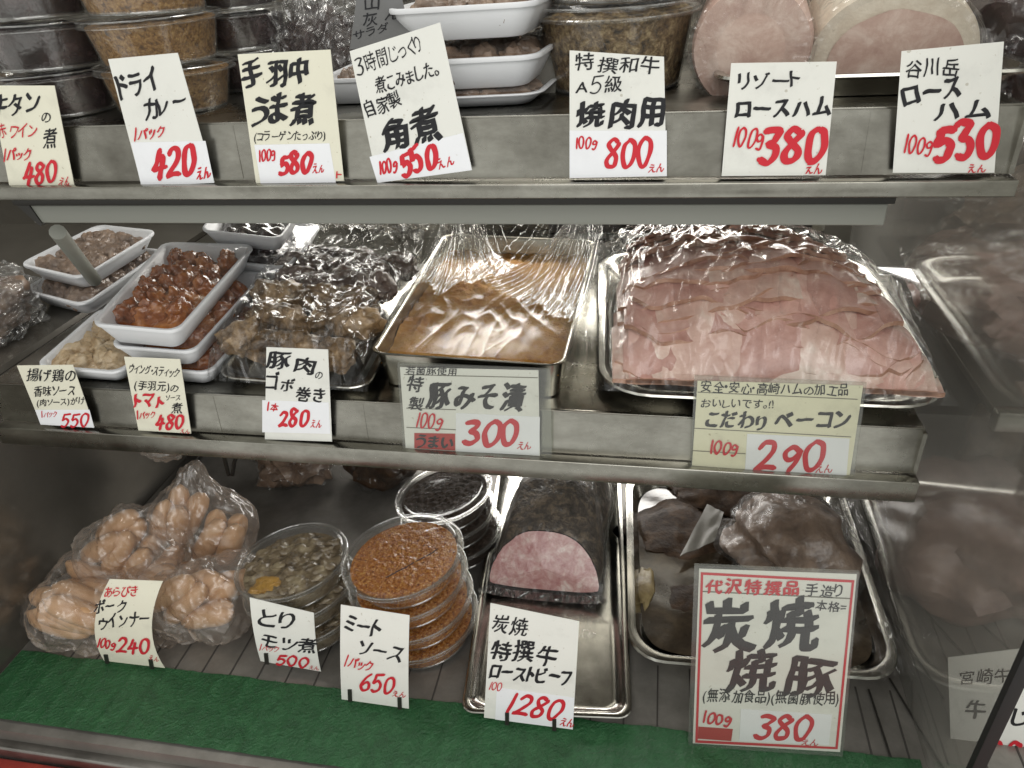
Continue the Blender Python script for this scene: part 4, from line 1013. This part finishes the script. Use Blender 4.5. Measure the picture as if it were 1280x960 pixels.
r, c = price_card('sleeved yellowed card pricing sliced bacon at 290 yen', [(872, 476), (1079, 482), (1062, 595), (865, 582)], YC-.0012, 'yellow', .03,
    sticker=[(934, 542), (1062, 548), (1058, 594), (931, 590)], sleeve=[(868, 469), (1083, 478), (1067, 597), (863, 583)],
    rules=[(872, 490, 1072, 499, 1), (866, 535, 1064, 546, 1), (865, 563, 932, 567, 1)],
    black=[('安全・安心・高崎ハムの加工品', 875, 490, 1061, 495, 15, 1), ('おいしいです。!!', 875, 509, 969, 511, 13, 1), ('こだわり', 880, 533, 959, 538, 24, 3), ('ベーコン', 966, 537, 1066, 537, 26, 3)],
    red=[('100g', 886, 566, 923, 568, 16, 2.8), ('290', 942, 587, 1030, 588, 34, 6.5, .2), ('えん', 1018, 591, 1041, 591, 13, 1)])
# deck
def clips(r, c, pts):
    for x, y in pts: part('card_clip', c.quad(G(), [(x-2.5, y-8), (x+2.5, y-8), (x+2.5, y+8), (x-2.5, y+8)], .0012, .001, 1, 1), 'dark', r, smooth=False)
def yd(x, y, z=.004): return onz(x, y, z).y
r, c = price_card('curved cream card pricing pork wieners at 240 yen', [(137, 724), (203, 727), (206, 835), (130, 826)], yd(168, 833), 'cream', .1, .006,
    black=[('ポーク', 121, 764, 161, 761, 17, 2), ('ウインナー', 127, 783, 191, 776, 18, 2)],
    red=[('あらびき', 132, 744, 174, 743, 13, 1), ('100g', 124, 805, 147, 809, 12, 2), ('240', 148, 812, 190, 814, 20, 3.4), ('えん', 187, 823, 200, 825, 8, 1)])
clips(r, c, [(134, 824), (190, 830)])
r, c = price_card('slanting pale card pricing chicken offal stew at 500 yen', [(312, 747), (393, 765), (401, 840), (326, 826)], yd(362, 839), 'white', .1, .004,
    black=[('とり', 321, 779, 372, 786, 22, 2), ('モツ煮', 325, 804, 398, 817, 20, 2)],
    red=[('1パック', 325, 810, 350, 813, 8, 1.2), ('500', 345, 830, 386, 834, 14, 3), ('えん', 386, 836, 399, 838, 7, 1)])
clips(r, c, [(334, 822)])
r, c = price_card('upright white card pricing meat sauce at 650 yen', [(426, 756), (512, 769), (511, 886), (427, 874)], yd(470, 884), 'white', .05, .003,
    black=[('ミート', 429, 787, 475, 795, 24, 2), ('ソース', 446, 815, 503, 827, 22, 2)],
    red=[('1パック', 430, 829, 466, 838, 15, 1.8), ('650', 449, 860, 493, 866, 22, 3.4), ('えん', 490, 869, 508, 871, 9, 1)])
clips(r, c, [(438, 868), (500, 878)])
r, c = price_card('white card pricing roast beef at 1280 yen', [(613, 754), (724, 777), (716, 911), (605, 897)], yd(660, 908), 'white', .05,
    sticker=[(621, 859), (718, 872), (716, 911.5), (619, 899)],
    black=[('炭焼', 612, 789, 658, 796, 25, 1), ('特撰牛', 610, 823, 695, 833, 27, 2), ('ローストビーフ', 610, 848, 714, 859, 23, 3)],
    red=[('100', 610, 861, 627, 864, 10, 1.2), ('1280', 630, 889, 700, 900, 25, 4.6, .3), ('えん', 699, 906, 717, 910, 12, 2)])
clips(r, c, [(634, 898), (693, 906)])
r, c = price_card('laminated red bordered card pricing charcoal roast pork at 380 yen', [(874, 711), (1071, 718), (1050, 940), (866, 929)], yd(958, 941), 'white', .03, .0, sleeve=[(868, 705), (1074, 714), (1053, 944), (860, 931)],
    sticker=[(926, 886), (1040, 893), (1036, 931), (924, 926)],
    rules=[(878, 739, 1063, 748, 1.4)],
    black=[('手造り', 1005, 745, 1054, 747, 17, 1), ('=本格=', 1009, 762, 1058, 765, 14, 1), ('炭焼', 876, 814, 1030, 809, 66, 3, 0), ('焼豚', 905, 864, 1049, 870, 52, 3, .1), ('(無添加食品)(無菌豚使用)', 877, 877, 1049, 881, 17, 1)],
    red=[('代沢特撰品', 880, 741, 1001, 744, 19, 3), ('100g', 877, 902, 914, 907, 14, 2.8), ('380', 940, 921, 1014, 925, 29, 5.5, .2), ('えん', 1001, 931, 1023, 933, 9, 1)])
def band(q): part('red_border', c.quad(G(), q, .00045, .0002, 4, 4), 'red', r, smooth=False)
band([(876, 715), (1068, 725), (1067.7, 728), (876, 718)]); band([(876, 718.2), (879, 718.3), (872, 928), (869, 928)]); band([(1064.5, 728.2), (1067.5, 728.3), (1047, 936), (1044, 936)]); band([(872, 925), (1044, 933.5), (1044, 936), (872, 928.2)])
part('red_patch', c.quad(G(), [(873, 908), (916, 911), (914, 926), (872, 923)], .0004, .0002), 'redfill', r, smooth=False)
r, c = price_card('cream card for beef in the next bay behind the black seal', [(1185, 822), (1315, 806), (1300, 990), (1190, 978)], .53, 'white', .05, group=None,
    black=[('宮崎牛', 1198, 856, 1264, 852, 20, 1), ('牛すじ', 1203, 898, 1285, 910, 26, 2)],
    red=[('280', 1236, 962, 1300, 955, 30, 5)])
flush_text()
